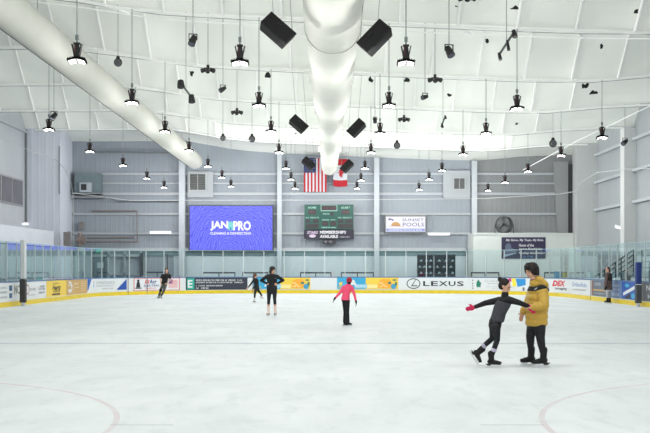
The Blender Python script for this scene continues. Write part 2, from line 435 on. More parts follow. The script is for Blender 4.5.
# ------------------------------------------------------------ high bay lights
blk = mat('fixture_black', (18,17,19), .6, 0, .1, 10)
steel = MATS['steel_rod']
lens_m = mat('lit_lens', (255,255,252), .4, emit=5.0)
LIGHT_W = 185
def lamp_proto():
    t = thing('high_bay_light', 'x', 'ceiling light', (0,0,0))
    bk = MB()
    bk.loft([((0,0,.03),(.085,0,0),(0,.06,0)),((0,0,.12),(.08,0,0),(0,.055,0)),((0,0,.36),(.05,0,0),(0,.045,0))], 8)
    for s_ in (-1, 1): bk.box((s_*.075, 0, .2), (.025, .12, .34), Ry(s_*.2))
    bk.bbox((-.07,-.05,.36),(.07,.05,.40)); bk.bbox((-.05,-.04,.02),(.05,.04,.2)); bk.box((.0,-.06,.14),(.06,.03,.1))
    obj('bracket', bk, blk, t)
    obj('driver_box', MB().bbox((-.05,-.05,.16),(-.02,.06,.38)), mat('dark_red_metal', (72,28,32), .5), t)
    obj('coupler', MB().bbox((-.035,-.03,.47),(.035,.03,.58)).cyl((0,0,.39),(0,0,.5),.02), mat('coupler_grey', (120,130,130), .5, .5), t)
    for s_ in (-1, 1):
        R = Rx(-.17) @ Ry(s_*.22)
        c = V((s_*.108, 0, -.012)); h = MB(); h.box(c, (.20,.27,.05), R)
        for q in range(5): h.box(c+R @ V(((q-2)*.038,0,.04)), (.012,.22,.04), R)
        h.box(c+R @ V((s_*.07,0,.0)), (.06,.24,.06), R)
        hd = obj('lamp_head', h, mat('head_black', (9,9,10), .9, spec=.1), t)
        obj('lens', MB().box(c+R @ V((0,0,-.029)), (.145,.19,.014), R), lens_m, hd)
    rd = bpy.data.meshes.new('rod'); m_ = MB().cyl((0,0,0),(0,0,1),.014,n=6)
    rd.from_pydata(m_.v, [], m_.f); rd.materials.append(steel)
    r = bpy.data.objects.new('rod', rd); C.objects.link(r); r.parent = t; r.location = (0,0,.58)
    ld = bpy.data.lights.new('lamp_glow', 'POINT'); ld.shadow_soft_size = .04; ld.energy = LIGHT_W; ld.color = (1,.985,.95)
    lo = bpy.data.objects.new('lamp_glow', ld); C.objects.link(lo); lo.parent = t; lo.location = (0,-.03,-.25); lo.rotation_euler = (0,0,0)
    return t
proto = lamp_proto()
cols = {
 'outermost left row': [(49,129,45.9),(90,151,53.5),(123,165,60.3),(147,178,62.8),(164,187,65.2)],
 'row along the diagonal duct': [(77,60,22.8),(132,102,30.4),(165,131,38.3),(189,150,45.9),(208,166,53.5),(222,177,57.5),(231,186,62.3)],
 'row left of the central duct': [(240,62,22.8),(259,105,30.4),(271,131,38.3),(279,152,45.9),(286,168,53.5),(291,179,57.5),(295,188,62.3)],
 'row right of the central duct': [(406,62,22.8),(389,105,30.4),(380,133,38.3),(371,152,45.9),(365,168,53.5),(361,180,57.5),(357,188,62.3)],
 'row well right of the central duct': [(517,108,30.4),(486,133,38.3),(463,154,45.9),(442,170,53.5),(429,179,57.5),(419,189,62.3)],
 'outermost right row': [(602,137,38.3),(561,155,45.9),(528,171,53.5),(505,182,57.5),(488,190,62.3)],
}
lamps = []
first = True
for cn, L in cols.items():
    for i, (px, py, d) in enumerate(L):
        if cn == 'outermost left row': d = (38.3,45.9,53.5,58.5,62.5)[i]
        p = at(px, py, d-.1)
        o = proto if first else copy_tree(proto); first = False
        pos = 'nearest' if i == 0 else ('farthest' if i == len(L)-1 else ordinal(i)+' nearest')
        lab = 'lit hanging light, %s of the %s' % (pos, cn)
        if i == 0: lab = 'lit twin head hanging light, nearest of the ' + cn
        o.location = p; tag(o, lab, 'ceiling light', 'twin head lights hanging in rows')
        lamps.append((o, p))
# lights of the same rows that hang overhead, nearer than the photo shows
for X in (-16, -5.8, -2.0, 1.9, 5.9, 10.3):
    for d in (22.8, 15.2, 7.6, 0):
        if d == 22.8: continue
        o = copy_tree(proto); p = V((X, d-.1, H+4.95)); o.location = p
        tag(o, 'lit twin head hanging light overhead, nearer than any light in view', 'ceiling light', 'overhead lights above the near ice'); lamps.append((o, p))
for o, p in lamps:
    for ch in kids(o):
        if ch.name.startswith('rod'):
            ch.scale = (1, 1, max(.3, (LZ(p.x, p.y) if not any(abs(p.y-q+.1) < .02 for q in TR) else PZ(p.x))-(p.z+.58)))

# ------------------------------------------------------------ black speakers
spk_m = mat('speaker_black', (17,17,19), .7, 0, .08, 6)
def speaker(px, py, d, ang, label, L=.86):
    q = L/.86; sgn = 1 if px > CX else -1; c = at(px, py, d); t = thing('hanging_speaker', label, 'speaker', c, 'black speakers hung beside the central duct')
    R = Ry(ang) @ Rx(-.35)
    b_ = MB()
    fr = [(-.41,-.17),(.41,-.17),(.36,.17),(-.36,.17)]
    vs = [c+R @ V((x*q, y*q, z*q)) for z in (-.21,.21) for x, y in fr]
    b_.add(vs, [(0,1,2,3),(4,5,6,7),(0,1,5,4),(1,2,6,5),(2,3,7,6),(3,0,4,7)])
    cb = obj('cabinet', b_, spk_m, t)
    bv = cb.modifiers.new('b', 'BEVEL'); bv.width = .02; bv.segments = 2
    obj('grille', MB().box(c+R @ V((0,-.175*q,0)), (.76*q,.015,.37*q), R), mat('grille_black', (14,14,16), .9, 0, .2, 80), t)
    obj('badge', MB().box(c+R @ V((-.05*q,-.188*q,.08*q)), (.1*q,.01,.06*q), R), mat('badge_black', (8,8,10), .4), t)
    e = c+R @ V((-.3*q, 0, .21*q)); g = c+R @ V((.3*q, 0, .21*q))
    for w in (e, g):
        obj('suspension_cable', MB().tube([w, (w.x+sgn*.25, w.y+.1, LZ(w.x+sgn*.25, w.y+.1))], .008, 5), steel, t)
    return t
speaker(277.5, 31, 23.4, .72, 'black box speaker, nearest one left of the central duct')
speaker(375, 38.5, 23.4, -.80, 'black box speaker, nearest one right of the central duct')
speaker(298.5, 124.5, 42.5, .72, 'black box speaker, middle one left of the central duct')
speaker(356.5, 128.5, 42.5, -.8, 'black box speaker, middle one right of the central duct')
speaker(308.5, 163.5, 58.3, .72, 'black box speaker in front of the striped flag')
speaker(347, 166.5, 58.3, -.8, 'black box speaker in front of the red and white leaf flag')

# ------------------------------------------------------------ stage lights
def yoke(mb, c, R, w, h):
    for s_ in (-1, 1): mb.box(c+R @ V((s_*w, 0, h/2)), (.02,.04,h), R)
    mb.box(c+R @ V((0, 0, h)), (2*w+.02,.04,.02), R)
def par_light(px, py, d, tilt, label, kind='can', s=1.0, rod=None):
    c = at(px, py, d); top = LZ(c.x, d)
    t = thing('stage_light', label, 'spotlight', c, 'black stage lights under the ceiling')
    obj('drop_rod', MB().cyl(c+V((0,0,.2*s)), (c.x, c.y, max(top, c.z+.4*s)), .013, n=6), steel, t)
    if kind == 'can':
        y_ = MB(); yoke(y_, c, Rz(.3), .15*s, .22*s); obj('yoke', y_, blk, t)
        a = Ry(tilt) @ Rx(-.5) @ V((0,0,-1))
        cn = MB().cyl(c-a*.17*s, c+a*.02*s, .10*s, .13*s, 16).cyl(c+a*.02*s, c+a*.22*s, .13*s, .145*s, 16)
        obj('lamp_can', cn, blk, t, False)
        obj('front_lens', MB().cyl(c+a*.22*s, c+a*.225*s, .12*s, n=16), mat('dark_lens', (70,75,85), .2), t)
    elif kind == 'multi':
        b_ = MB().cyl(c+V((0,0,.02)), c+V((0,0,.24*s)), .06*s, n=10).box(c+V((0,0,.1*s)), (.3*s,.1*s,.04*s)); obj('hub', b_, blk, t)
        for ax in (-1, 0, 1):
            a = V((ax*.9, -.6, -.35)).normalized()
            o_ = c+V((ax*.12*s, 0, .04*s))
            obj('lamp_can', MB().cyl(o_, o_+a*.15*s, .07*s, .10*s, 12), blk, t)
    elif kind == 'ball':
        b_ = MB().ell(c, .2*s, nu=18, nv=12); obj('round_housing', b_, blk, t, True)
        obj('cap', MB().cyl(c+V((0,0,.16*s)), c+V((0,0,.3*s)), .1*s, .07*s, 12), blk, t)
        obj('rim', MB().cyl(c+V((0,-.14*s,-.02)), c+V((0,-.2*s,-.03)), .15*s, .13*s, 16), mat('rim_grey', (60,62,66), .4), t)
    return t
par_light(193,40,26.5,.25,'black can stage light on a short rod, upper left beside the nearest left lights','can',.72)
par_light(449,51,26.5,-.35,'black can stage light on a short rod, right of the nearest right speaker','can',.78)
par_light(118,62.5,33,0,'round black stage light at upper left above the diagonal duct','ball',.72)
par_light(208,71,33,0,'black three lamp cluster at upper left under a truss','multi',.85)
par_light(435,80.5,33,0,'black three lamp cluster right of the central duct','multi',.85)
par_light(223,89,34,.9,'tilted black stage light hanging in a yoke left of the nearest left lights','can',.62)
par_light(425,97,34,1.2,'black stage light hanging in a yoke right of the central duct','can',.6)
par_light(237,113,43,0,'small black lamp cluster left of the middle left speaker','multi',.9)
par_light(404,120,43,0,'small black lamp cluster right of the middle right speaker','multi',.9)
par_light(252,139,48,0,'round black stage light left of the middle left speaker','ball',.85)
par_light(397,145.5,48,0,'round black stage light right of the middle right speaker','ball',.85)
par_light(223,138,48,0,'small round black stage light near the end of the diagonal duct','ball',.7)
par_light(553,143.5,50,0,'round black stage light high at the right near the roof edge','ball',1.0)
par_light(625,142,50,.9,'tilted black stage light at the far upper right','can',.9)
par_light(375,120,43,0,'slim black stage light just right of the central duct','can',.6)
par_light(467,-1,21.5,0,'black lamp cluster cut by the top edge of the picture','multi',.7)
# lamp bars
def lamp_bar(pa, pb, d, lamps_, label):
    a = at(*pa, d); b = at(*pb, d); t = thing('lamp_bar', label, 'spotlight', (a+b)/2, 'black stage lights under the ceiling')
    obj('bar', MB().tube([a, b], .035, 8), mat('bar_grey', (95,100,102), .5, .3), t)
    obj('drop_rod', MB().cyl((a+b)/2, ((a.x+b.x)/2, d, LZ((a.x+b.x)/2, d)), .012, n=6), steel, t)
    for f, r, L in lamps_:
        c = a+(b-a)*f; obj('lamp_can', MB().cyl(c+V((0,0,.06)), c+V((.03,-.08,-L*.8)), r*.6, r*.8, 12), blk, t)
lamp_bar((514,32),(499,55), 28.5, ((.03,.1,.18),(.45,.06,.32),(1,.07,.2)), 'slanted lamp bar with three small black lamps at upper right')
lamp_bar((180,82),(192,98), 33, ((.05,.17,.2),(.95,.15,.22)), 'slanted lamp bar with two black lamps at upper left')
lamp_bar((445,117),(441,127), 43, ((.0,.06,.1),(.8,.07,.15)), 'short lamp bar right of the middle right lights')
par_light(54,116,38,.5,'small black stage light fixed beside the leftmost near hanging light','can',.8)

# torn patches where dark insulation shows through the liner
pt_m = mat('torn_patch', (28,30,30), .9)
r_ = random.Random(3)
def tear(px, py, d, s, seed, where):
    r = random.Random(seed); c = at(px, py, d)
    x = c.x
    b_ = MB()
    fn = lambda u, v, w: V((x+u, 0, 0))+V((0, d-.0-(v+0)*.72, PZ(x+u)+.0+v*.72))+V((0,-w*.7,-w*.7))
    # find height along the slanted liner so it lies on it
    best = None
    for q in range(0, 60):
        v = q*.035; p = V((x, d-.35-v*.74, PZ(x)+.5+v*.675)); yy = HY-F*(p.z-H)/p.y
        if best is None or abs(yy-py) < best[0]: best = (abs(yy-py), v)
    v0 = best[1]
    fn2 = lambda u, v, w: V((x+u, d-.35-(v0+v)*.738-w*.67, PZ(x+u)+.5+(v0+v)*.674-w*.74))
    n = 11; pts = []
    for i in range(n):
        a = 2*PI*i/n; rr = s*r.uniform(.35, 1.0); pts.append((rr*math.cos(a)*(1+.5*r.random()), rr*math.sin(a)*1.5))
    b_.prism(pts, .012, .03, fn2)
    tag(obj('torn_patch', b_, pt_m), 'small dark torn patch of ceiling liner ' + where, 'ceiling damage', 'dark torn patches in the ceiling liner')
for i, (px, py, d, s, w) in enumerate([
    (513,19,30.4,.16,'at upper right above the slanted lamp bar'), (454,20,30.4,.1,'right of the nearest right speaker'),
    (632,12,30.4,.1,'near the upper right corner'), (633,24,30.4,.09,'near the right edge under the corner patch'),
    (594,46,38.3,.1,'at the right between two braces'), (580,86,45.9,.17,'upper left of the cluster at the right'),
    (590,93,45.9,.2,'middle of the cluster at the right'), (592,103,45.9,.16,'lowest of the cluster at the right'),
    (370,80,45.9,.16,'just right of the central duct'), (405,79,45.9,.17,'between two right hand lights'),
    (269,75,45.9,.15,'right of the second left light'), (194,73,45.9,.13,'beside the left lamp cluster'),
    (448,95,45.9,.13,'below the right lamp cluster'), (516,129,53.5,.15,'at right below the nearest outer light'),
    (296,143,60.8,.14,'left of the central duct near the rear'),(482,41,38.3,.08,'left of the slanted lamp bar')]):
    tear(px, py, d, s, i, w)

# ================================================================== RINK BOARDS
RW, RL, RR, Y0 = 13.0, 61.0, 8.5, 10.0
A1 = RL-RR-Y0; A2 = A1+RR*PI/2; A3 = A2+2*(RW-RR); A4 = A3+RR*PI/2; A5 = A4+RL-RR-Y0
def path(s):
    """point, tangent and inward normal along the boards, from the near left around to the near right"""
    if s < A1: return V((-RW, Y0+s, 0)), V((0,1,0)), V((1,0,0))
    if s < A2:
        a = (s-A1)/RR; c = V((-RW+RR, RL-RR, 0)); n = V((math.cos(a), -math.sin(a), 0)); return c-n*RR, V((math.sin(a), math.cos(a), 0)), n
    if s < A3: return V((-RW+RR+s-A2, RL, 0)), V((1,0,0)), V((0,-1,0))
    if s < A4:
        a = (s-A3)/RR; c = V((RW-RR, RL-RR, 0)); n = V((-math.sin(a), -math.cos(a), 0)); return c-n*RR, V((math.cos(a), -math.sin(a), 0)), n
    return V((RW, RL-RR-(s-A4), 0)), V((0,-1,0)), V((-1,0,0))
_S = [i*.02 for i in range(int(A5/.02))]
_X = []
for s in _S:
    p = path(s)[0]; _X.append(CX+F*p.x/p.y)
def s_at(px):
    import bisect
    i = bisect.bisect(_X, px); return _S[max(0, min(i, len(_S)-1))]
def sweep(s0, s1, sec, step=.4):
    n = max(2, int((s1-s0)/step)); m = MB(); k_ = len(sec)
    for i in range(n+1):
        p, t_, nn = path(s0+(s1-s0)*i/n)
        for off, z in sec: m.v.append(p+nn*off+V((0,0,z)))
    for i in range(n):
        for j in range(k_): m.f.append((i*k_+j, i*k_+(j+1)%k_, (i+1)*k_+(j+1)%k_, (i+1)*k_+j)); m.mi.append(0)
    m.f.append(tuple(range(k_))); m.mi.append(0); m.f.append(tuple(range(n*k_, (n+1)*k_))); m.mi.append(0)
    return m
BH = 1.04
bt = thing('rink_boards', 'white dasher boards with yellow kick plate curving around the ice', 'rink boards', (0, RL, 0))
obj('facing', sweep(0, A5, [(0,.0),(0,BH-.05),(-.1,BH-.05),(-.1,0)]), mat('board_white', (214,218,221), .35, 0, .01), bt)
obj('kick_plate', sweep(0, A5, [(0,.0),(.02,.0),(.02,.2),(0,.2)]), mat('kick_yellow', (222,196,30), .4, 0, .08, 4), bt)
obj('cap_rail', sweep(0, A5, [(-.13,BH-.05),(.02,BH-.05),(.02,BH),(-.13,BH)]), mat('cap_blue', (70,105,150), .4), bt)
for px in (127.5, 146.5, 252.5, 590.8):
    s = s_at(px); obj('panel_joint', sweep(s, s+.04, [(.02,.02),(.03,.02),(.03,BH-.05),(.02,BH-.05)], .02), mat('joint_grey', (120,100,104), .6), bt)

# glass shield -------------------------------------------------------
def make_glass():
    m = bpy.data.materials.new('shield_glass'); m.use_nodes = True; nt = m.node_tree; n = nt.nodes; l = nt.links
    n.remove(n['Principled BSDF']); out = n['Material Output']
    tr = n.new('ShaderNodeBsdfTransparent'); tr.inputs[0].default_value = (.93,.982,.986,1)
    gl = n.new('ShaderNodeBsdfGlossy'); gl.inputs['Roughness'].default_value = .02; gl.inputs[0].default_value = (.9,1,1,1)
    lw = n.new('ShaderNodeLayerWeight'); lw.inputs[0].default_value = .5
    p = n.new('ShaderNodeMath'); p.operation = 'POWER'; p.inputs[1].default_value = 4.0; l.new(lw.outputs['Facing'], p.inputs[0])
    a = n.new('ShaderNodeMath'); a.operation = 'MULTIPLY_ADD'; a.inputs[1].default_value = .8; a.inputs[2].default_value = .045; l.new(p.outputs[0], a.inputs[0])
    mx = n.new('ShaderNodeMixShader'); l.new(a.outputs[0], mx.inputs[0]); l.new(tr.outputs[0], mx.inputs[1]); l.new(gl.outputs[0], mx.inputs[2]); l.new(mx.outputs[0], out.inputs[0])
    return m
glass = make_glass()
alu = mat('aluminium_post', (190,198,200), .35, .3)
GT = 2.66
ADS = [(-40,20,'the far left advertisement'),(20,46,'the second advertisement'),(46,66,'the yellow advertisement'),(66,87,'the tan advertisement'),
       (87,127,'the blue cornered advertisement'),(127,182,'the red bordered advertisement'),(182,250,'the navy advertisement'),(250,312,'the left beach advertisement'),
       (312,336,'the blank board'),(336,399,'the right beach advertisement'),(399,470,'the LEXUS lettering'),(470,528,'the green leaf'),(528,570,'the DEX lettering'),
       (570,591,'the pale blue lettering'),(591,622,'the slate advertisement'),(622,640,'the diagonal stripes'),(640,900,'the dark grey advertisement')]
s0 = s_at(-26); s1 = s_at(690); npan = int((s1-s0)/1.27); seen = {}
for i in range(npan+1):
    s = s0+i*1.27; p, t_, nn = path(s)
    p2, t2_, n2 = path(s+1.27); a = p-nn*.055; b = p2-n2*.055
    pm = CX+F*((a+b)/2).x/((a+b)/2).y
    an = [z for z in ADS if z[0] <= pm < z[1]] or [ADS[-1] if pm > 300 else ADS[0]]; an = an[0][2]
    seen[an] = seen.get(an, 0)+1
    go = thing('rink_shield', 'clear glass shield with metal post above %s, %s from left' % (an, ordinal(seen[an]-1)), 'glass shield', (a.x, a.y, BH), 'clear glass shields standing on the boards')
    b_ = MB(); R = Matrix((( t_.x, nn.x, 0), (t_.y, nn.y, 0), (0,0,1)))
    b_.box(a+V((0,0,(BH+GT)/2)), (.045,.05,GT-BH), R); b_.box(a+V((0,0,BH+.02)), (.09,.07,.04), R)
    obj('post', b_, alu, go)
    dr = (b-a).normalized(); a = a+dr*.024; b = b-dr*.024; nrm = V((dr.y, -dr.x, 0))*.007
    def slab(z0, z1, q): return MB().add([a-nrm*q+V((0,0,z0)), b-nrm*q+V((0,0,z0)), b+nrm*q+V((0,0,z0)), a+nrm*q+V((0,0,z0)), a-nrm*q+V((0,0,z1)), b-nrm*q+V((0,0,z1)), b+nrm*q+V((0,0,z1)), a+nrm*q+V((0,0,z1))],
                     [(0,1,2,3),(4,5,6,7),(0,1,5,4),(1,2,6,5),(2,3,7,6),(3,0,4,7)])
    obj('pane', slab(BH, GT-.01, 1), glass, go)
    obj('top_edge', slab(GT-.01, GT+.015, 1.6), mat('pane_edge', (150,185,188), .3), go)

# advertisements ------------------------------------------------------
AZ0, AZ1 = .23, .985
def M(name, rgb, rough=.45): return mat('print_'+name, rgb, rough)
class Ad:
    def __init__(s, x0, x1, bg, label):
        s.s0 = s_at(x0); s.s1 = s_at(x1); s.W = s.s1-s.s0; s.Hh = AZ1-AZ0
        p, t_, nn = path((s.s0+s.s1)/2)
        s.t = thing('advertising_panel', label, 'advertisement', p+nn*.004+V((0,0,AZ0)))
        m = MB(); quad(m, 0, 0, s.W, s.Hh, s.fn, .006); 
        quad(m, 0, 0, s.W, s.Hh, s.fn, .001)
        s.bg = obj('panel', m, bg, s.t)
    def fn(s, u, v, off):
        p, t_, nn = path(s.s0+u); return p+nn*off+V((0,0,AZ0+v))
    def U(s, px): return s_at(px)-s.s0           # pixel column -> metres along the panel
    def part(s, name, m, mt, lab=None):
        o = obj(name, m, mt, s.t)
        if lab: o['label'] = lab
        return o
wht = M('white', (216,220,223)); ink = M('black', (30,32,38)); navy = M('navy', (38,44,62)); gry = M('grey', (140,146,152)); lgr = M('pale_grey', (185,192,198))
blu = M('blue', (22,92,175)); grn = M('green', (30,165,145)); red = M('red', (205,35,50)); org = M('orange', (240,165,45)); yel = M('yellow', (232,200,70)); tan = M('tan', (196,158,96)); teal = M('teal', (40,150,160))
cyan = M('sky_blue', (50,160,205)); dgr = M('dark_grey', (95,98,104))
# 1 far left
a = Ad(-40, 20, wht, 'white advertisement at the far left, left of the dark padded post')
m = MB()
for i, v in enumerate((.52, .34, .14)): small_print(m, a.U(0), v, a.U(6.5)-a.U(0), .07, a.fn, seed=i)
a.part('lettering', m, gry)
m = MB(); quad(m, a.U(8.8), .42, a.U(11.8), .64, a.fn, .01); quad(m, a.U(9), .12, a.U(11.8), .32, a.fn, .01); a.part('blue_emblem', m, M('steel_blue', (50,90,130)))
m = MB(); put_text(m, 'NC', a.U(14), .26, a.U(19.4)-a.U(14), .38, a.fn, bold=.02); a.part('large_lettering', m, M('brown_grey', (120,120,100)))
# 2
a = Ad(20, 46, wht, 'white advertisement between the dark padded post and the yellow one')
m = MB(); ring(m, a.U(27.2), .42, .28, .22, .06, a.fn); a.part('round_logo', m, M('maroon', (160,90,100)))
m = MB(); small_print(m, a.U(29.5), .36, a.U(35)-a.U(29.5), .12, a.fn, seed=4); small_print(m, a.U(28), .14, a.U(35)-a.U(28), .05, a.fn, seed=5); a.part('lettering', m, gry)
m = MB()
for i, v in enumerate((.48, .36, .2)): small_print(m, a.U(38.5), v, a.U(44.5)-a.U(38.5), .08, a.fn, seed=7+i)
a.part('small_lettering', m, M('slate', (110,115,140)))
# 3 yellow
a = Ad(46.3, 66.2, yel, 'yellow advertisement with black lettering on the left curve')
m = MB(); w = a.W
small_print(m, w*.3, .58, w*.32, .07, a.fn, seed=11); put_text(m, 'Hertz', w*.28, .3, w*.42, .24, a.fn, .012, .3, .03); small_print(m, w*.32, .2, w*.34, .08, a.fn, seed=13); quad(m, w*.26, .06, w*.66, .14, a.fn, .012)
a.part('lettering', m, M('dark_brown', (50,42,20)))
# 4 tan
a = Ad(66.4, 87, tan, 'tan advertisement with white splash, right of the yellow one'); w = a.W; r = random.Random(5)
m = MB()
for i in range(14): disc(m, w*(.1+.16*r.random()), .1+.55*r.random(), .08+.1*r.random(), .03+.05*r.random(), a.fn, .008+.0004*i, 9)
a.part('white_splash', m, wht)
m = MB()
for i in range(5): small_print(m, w*.68, .62-.12*i, w*.24, .05, a.fn, seed=20+i)
small_print(m, w*.34, .5, w*.25, .09, a.fn, seed=31); small_print(m, w*.34, .32, w*.25, .07, a.fn, seed=32); a.part('lettering', m, M('cream', (236,224,196)))
# 5 white, blue corners
a = Ad(87.3, 127.2, wht, 'white advertisement with blue triangles in both corners'); w = a.W
m = MB(); poly(m, [(0,.75),(0,.12),(.12,.12),(w*.155,.75)], a.fn); a.part('left_triangle', m, blu)
m = MB(); poly(m, [(w*.78,.09),(w*.985,.09),(w*.985,.72)], a.fn); a.part('right_triangle', m, M('royal_blue', (25,75,165)))
m = MB(); put_text(m, 'OWNCHOICE', w*.3, .44, w*.45, .17, a.fn); small_print(m, w*.3, .32, w*.42, .06, a.fn, seed=41); small_print(m, w*.45, .16, w*.26, .06, a.fn, seed=42); a.part('lettering', m, gry)
m = MB(); quad(m, w*.215, .28, w*.235, .48, a.fn, .01); a.part('small_blue_mark', m, cyan)
m = MB(); disc(m, w*.225, .56, .05, .04, a.fn); a.part('small_red_mark', m, M('rust', (150,70,60)))
# 6 electric
a = Ad(133.5, 179.6, wht, 'white electric advertisement with red border, emblem and striped flag'); w = a.W
m = MB(); 
for q in ((0,0,w,.035),(0,.715,w,.75),(0,0,.06,.75),(w-.06,0,w,.75)): quad(m, *q, a.fn, .009)
a.part('red_border', m, M('border_red', (215,110,115)))
m = MB(); U = lambda t_: (t_-133.5)/46.1*w
disc(m, U(138.5), .60, .1, .08, a.fn); poly(m, [(U(136.3),.2),(U(140.7),.2),(U(140.2),.48),(U(138.5),.58),(U(136.8),.48)], a.fn); quad(m, U(135.2), .13, U(142), .19, a.fn, .01); a.part('black_emblem', m, ink)
m = MB()
for i in range(3):
    u = U(145.3+i*1.5); poly(m, [(u,.42),(u+.07,.42),(u+.15,.64),(u+.08,.64)], a.fn)
a.part('red_slashes', m, red)
m = MB(); put_text(m, 'Acr', U(150), .42, U(157.5)-U(150), .24, a.fn, .012, .2, .03); put_text(m, 'ELECTRIC', U(144.5), .24, U(160)-U(144.5), .12, a.fn, .012, 0, .02); a.part('blue_lettering', m, M('flag_blue', (35,65,140)))
m = MB(); small_print(m, U(146), .11, U(157)-U(146), .07, a.fn, seed=50); a.part('red_lettering', m, red)
m = MB(); 
for i in range(7): quad(m, U(169), .17+i*.07, U(177.5), .205+i*.07, a.fn, .009)
a.part('flag_stripes', m, M('stripe_red', (225,130,135)))
m = MB(); quad(m, U(169), .42, U(172.8), .66, a.fn, .012); a.part('flag_corner', m, M('flag_blue', (35,65,140)))
# 7 navy
a = Ad(185.5, 247.2, navy, 'long dark navy advertisement with a green letter E'); w = a.W; U = lambda t_: (t_-185.5)/61.7*w
m = MB(); quad(m, .08, .04, U(194.3), .72, a.fn, .009); a.part('green_square', m, grn)
m = MB(); put_text(m, 'E', U(187.6), .14, U(192.4)-U(187.6), .48, a.fn, .013, 0, .03); a.part('letter', m, wht)
m = MB(); small_print(m, U(196), .55, U(242)-U(196), .095, a.fn, seed=61); small_print(m, U(196), .42, U(243)-U(196), .08, a.fn, seed=62); small_print(m, U(196), .22, U(223)-U(196), .075, a.fn, seed=63); small_print(m, U(196), .07, U(209)-U(196), .08, a.fn, seed=64)
a.part('lettering', m, wht)
# 8, 10 beach advertisements
def beach(x0, x1, label, vis):
    a = Ad(x0, x1, yel, label); w = a.W; U = lambda f: f*w
    m = MB(); quad(m, 0, 0, U(.47), a.Hh, a.fn, .008); a.part('blue_half', m, cyan)
    m = MB(); poly(m, [(U(.2),.2),(U(.245),.62),(U(.28),.62),(U(.33),.2),(U(.3),.2),(U(.285),.3),(U(.24),.3),(U(.23),.2)], a.fn, .012); a.part('white_mark', m, wht)
    m = MB(); quad(m, U(.29), .1, U(.49), .34, a.fn, .01); a.part('lettering_box', m, M('light_blue', (120,195,225)))
    m = MB(); put_text(m, 'BEACH', U(.31), .14, U(.17), .16, a.fn, .014, 0, .02); a.part('lettering', m, wht)
    m = MB(); quad(m, U(.49), .1, U(.66), .32, a.fn, .01); a.part('cream_box', m, M('cream_box', (240,220,150)))
    m = MB(); small_print(m, U(.02), .1, U(.12), .12, a.fn, seed=71); poly(m, [(U(.03),.42),(U(.09),.5),(U(.08),.3),(U(.05),.22)], a.fn, .011); a.part('yellow_detail', m, yel)
    m = MB(); poly(m, [(U(.67),.12),(U(.69),.55),(U(.75),.68),(U(.86),.66),(U(.89),.5),(U(.9),.14),(U(.8),.08)], a.fn, .01); a.part('orange_shape', m, org)
    m = MB(); 
    for q, (u, v) in enumerate(((.72,.42),(.76,.3),(.72,.2),(.8,.2))): disc(m, U(u), v, .13, .035, a.fn, .012+.0005*q, 10)
    a.part('pale_patches', m, M('peach', (246,215,150)))
    m = MB(); disc(m, U(.925), .2, .17, .17, a.fn, .013); a.part('blue_disc', m, M('pool_blue', (60,150,190)))
    m = MB(); disc(m, U(.86), .42, .12, .08, a.fn, .014, 8); disc(m, U(.965), .36, .08, .14, a.fn, .014, 8); disc(m, U(.94), .6, .14, .05, a.fn, .0145, 8); a.part('green_detail', m, M('sea_green', (70,120,100)))
    m = MB(); quad(m, 0, 0, w, .05, a.fn, .016); a.part('lower_strip', m, M('sand', (200,195,180)))
beach(252.5, 310.5, 'blue and yellow beach advertisement behind the standing woman in black', 0)
beach(337, 397.8, 'blue and yellow beach advertisement beside the skater in pink', 1)
# 11 LEXUS
a = Ad(399, 468.5, wht, 'white advertisement reading LEXUS with an oval emblem'); w = a.W; U = lambda t_: (t_-399)/69.5*w
m = MB(); ring(m, U(413.3), .38, .43, .33, .055, a.fn)
poly(m, [(U(415.2),.63),(U(415.9),.63),(U(412.3),.27),(U(417.3),.27),(U(417.1),.215),(U(410.8),.215)], a.fn, .0115); a.part('oval_emblem', m, ink)
for ch_, xa, xb in (('L',422.8,429.2),('E',430.6,437.6),('X',438.4,447.2),('U',448.2,455.2),('S',456.6,463.8)):
    m = MB(); put_text(m, ch_, U(xa), .235, U(xb)-U(xa), .30, a.fn, .012, 0, .02); a.part('letter', m, ink)
# 12 leaf
a = Ad(469.5, 528.5, wht, 'white advertisement with green leaf, lettering and blue speech shape'); w = a.W; U = lambda t_: (t_-469.5)/59*w
m = MB()
for v in (.6,.42,.27,.12): disc(m, U(472.3), v, .05, .04, a.fn, .01, 8)
a.part('bullet_dots', m, dgr)
m = MB(); poly(m, [(U(475.5),.3),(U(475.9),.5),(U(477.5),.66),(U(479),.5),(U(480),.46),(U(479.4),.18),(U(477.6),.2),(U(476.2),.16)], a.fn, .011); a.part('green_leaf', m, M('leaf_green', (20,120,95)))
m = MB(); put_text(m, 'Your team for', U(483.3), .52, U(497)-U(483.3), .1, a.fn, .012, .3); put_text(m, 'all things', U(486), .36, U(499)-U(486), .1, a.fn, .012, .3); small_print(m, U(485), .2, U(513)-U(485), .035, a.fn, seed=81); small_print(m, U(490), .1, U(500)-U(490), .03, a.fn, seed=82); a.part('lettering', m, gry)
m = MB(); poly(m, [(U(506.5),.60),(U(509.8),.52),(U(509.8),.74),(U(506.5),.74)], a.fn); a.part('magenta_shape', m, M('magenta', (200,40,120)))
m = MB(); poly(m, [(U(510),.74),(U(511),.26),(U(515),.26),(U(514),.74)], a.fn); a.part('yellow_shape', m, M('bright_yellow', (238,220,60)))
m = MB(); poly(m, [(U(514.3),.72),(U(516.3),.24),(U(525.5),.36),(U(525.2),.72)], a.fn); a.part('blue_shape', m, M('speech_blue', (35,140,205)))
m = MB(); small_print(m, U(517.5), .56, U(524)-U(517.5), .05, a.fn, seed=84, off=.013); small_print(m, U(518.5), .46, U(523)-U(518.5), .05, a.fn, seed=85, off=.013); a.part('white_lettering', m, wht)
m = MB(); disc(m, U(523), .17, .1, .05, a.fn, .01, 10); disc(m, U(523), .07, .1, .05, a.fn, .01, 10); a.part('dark_emblem', m, dgr)
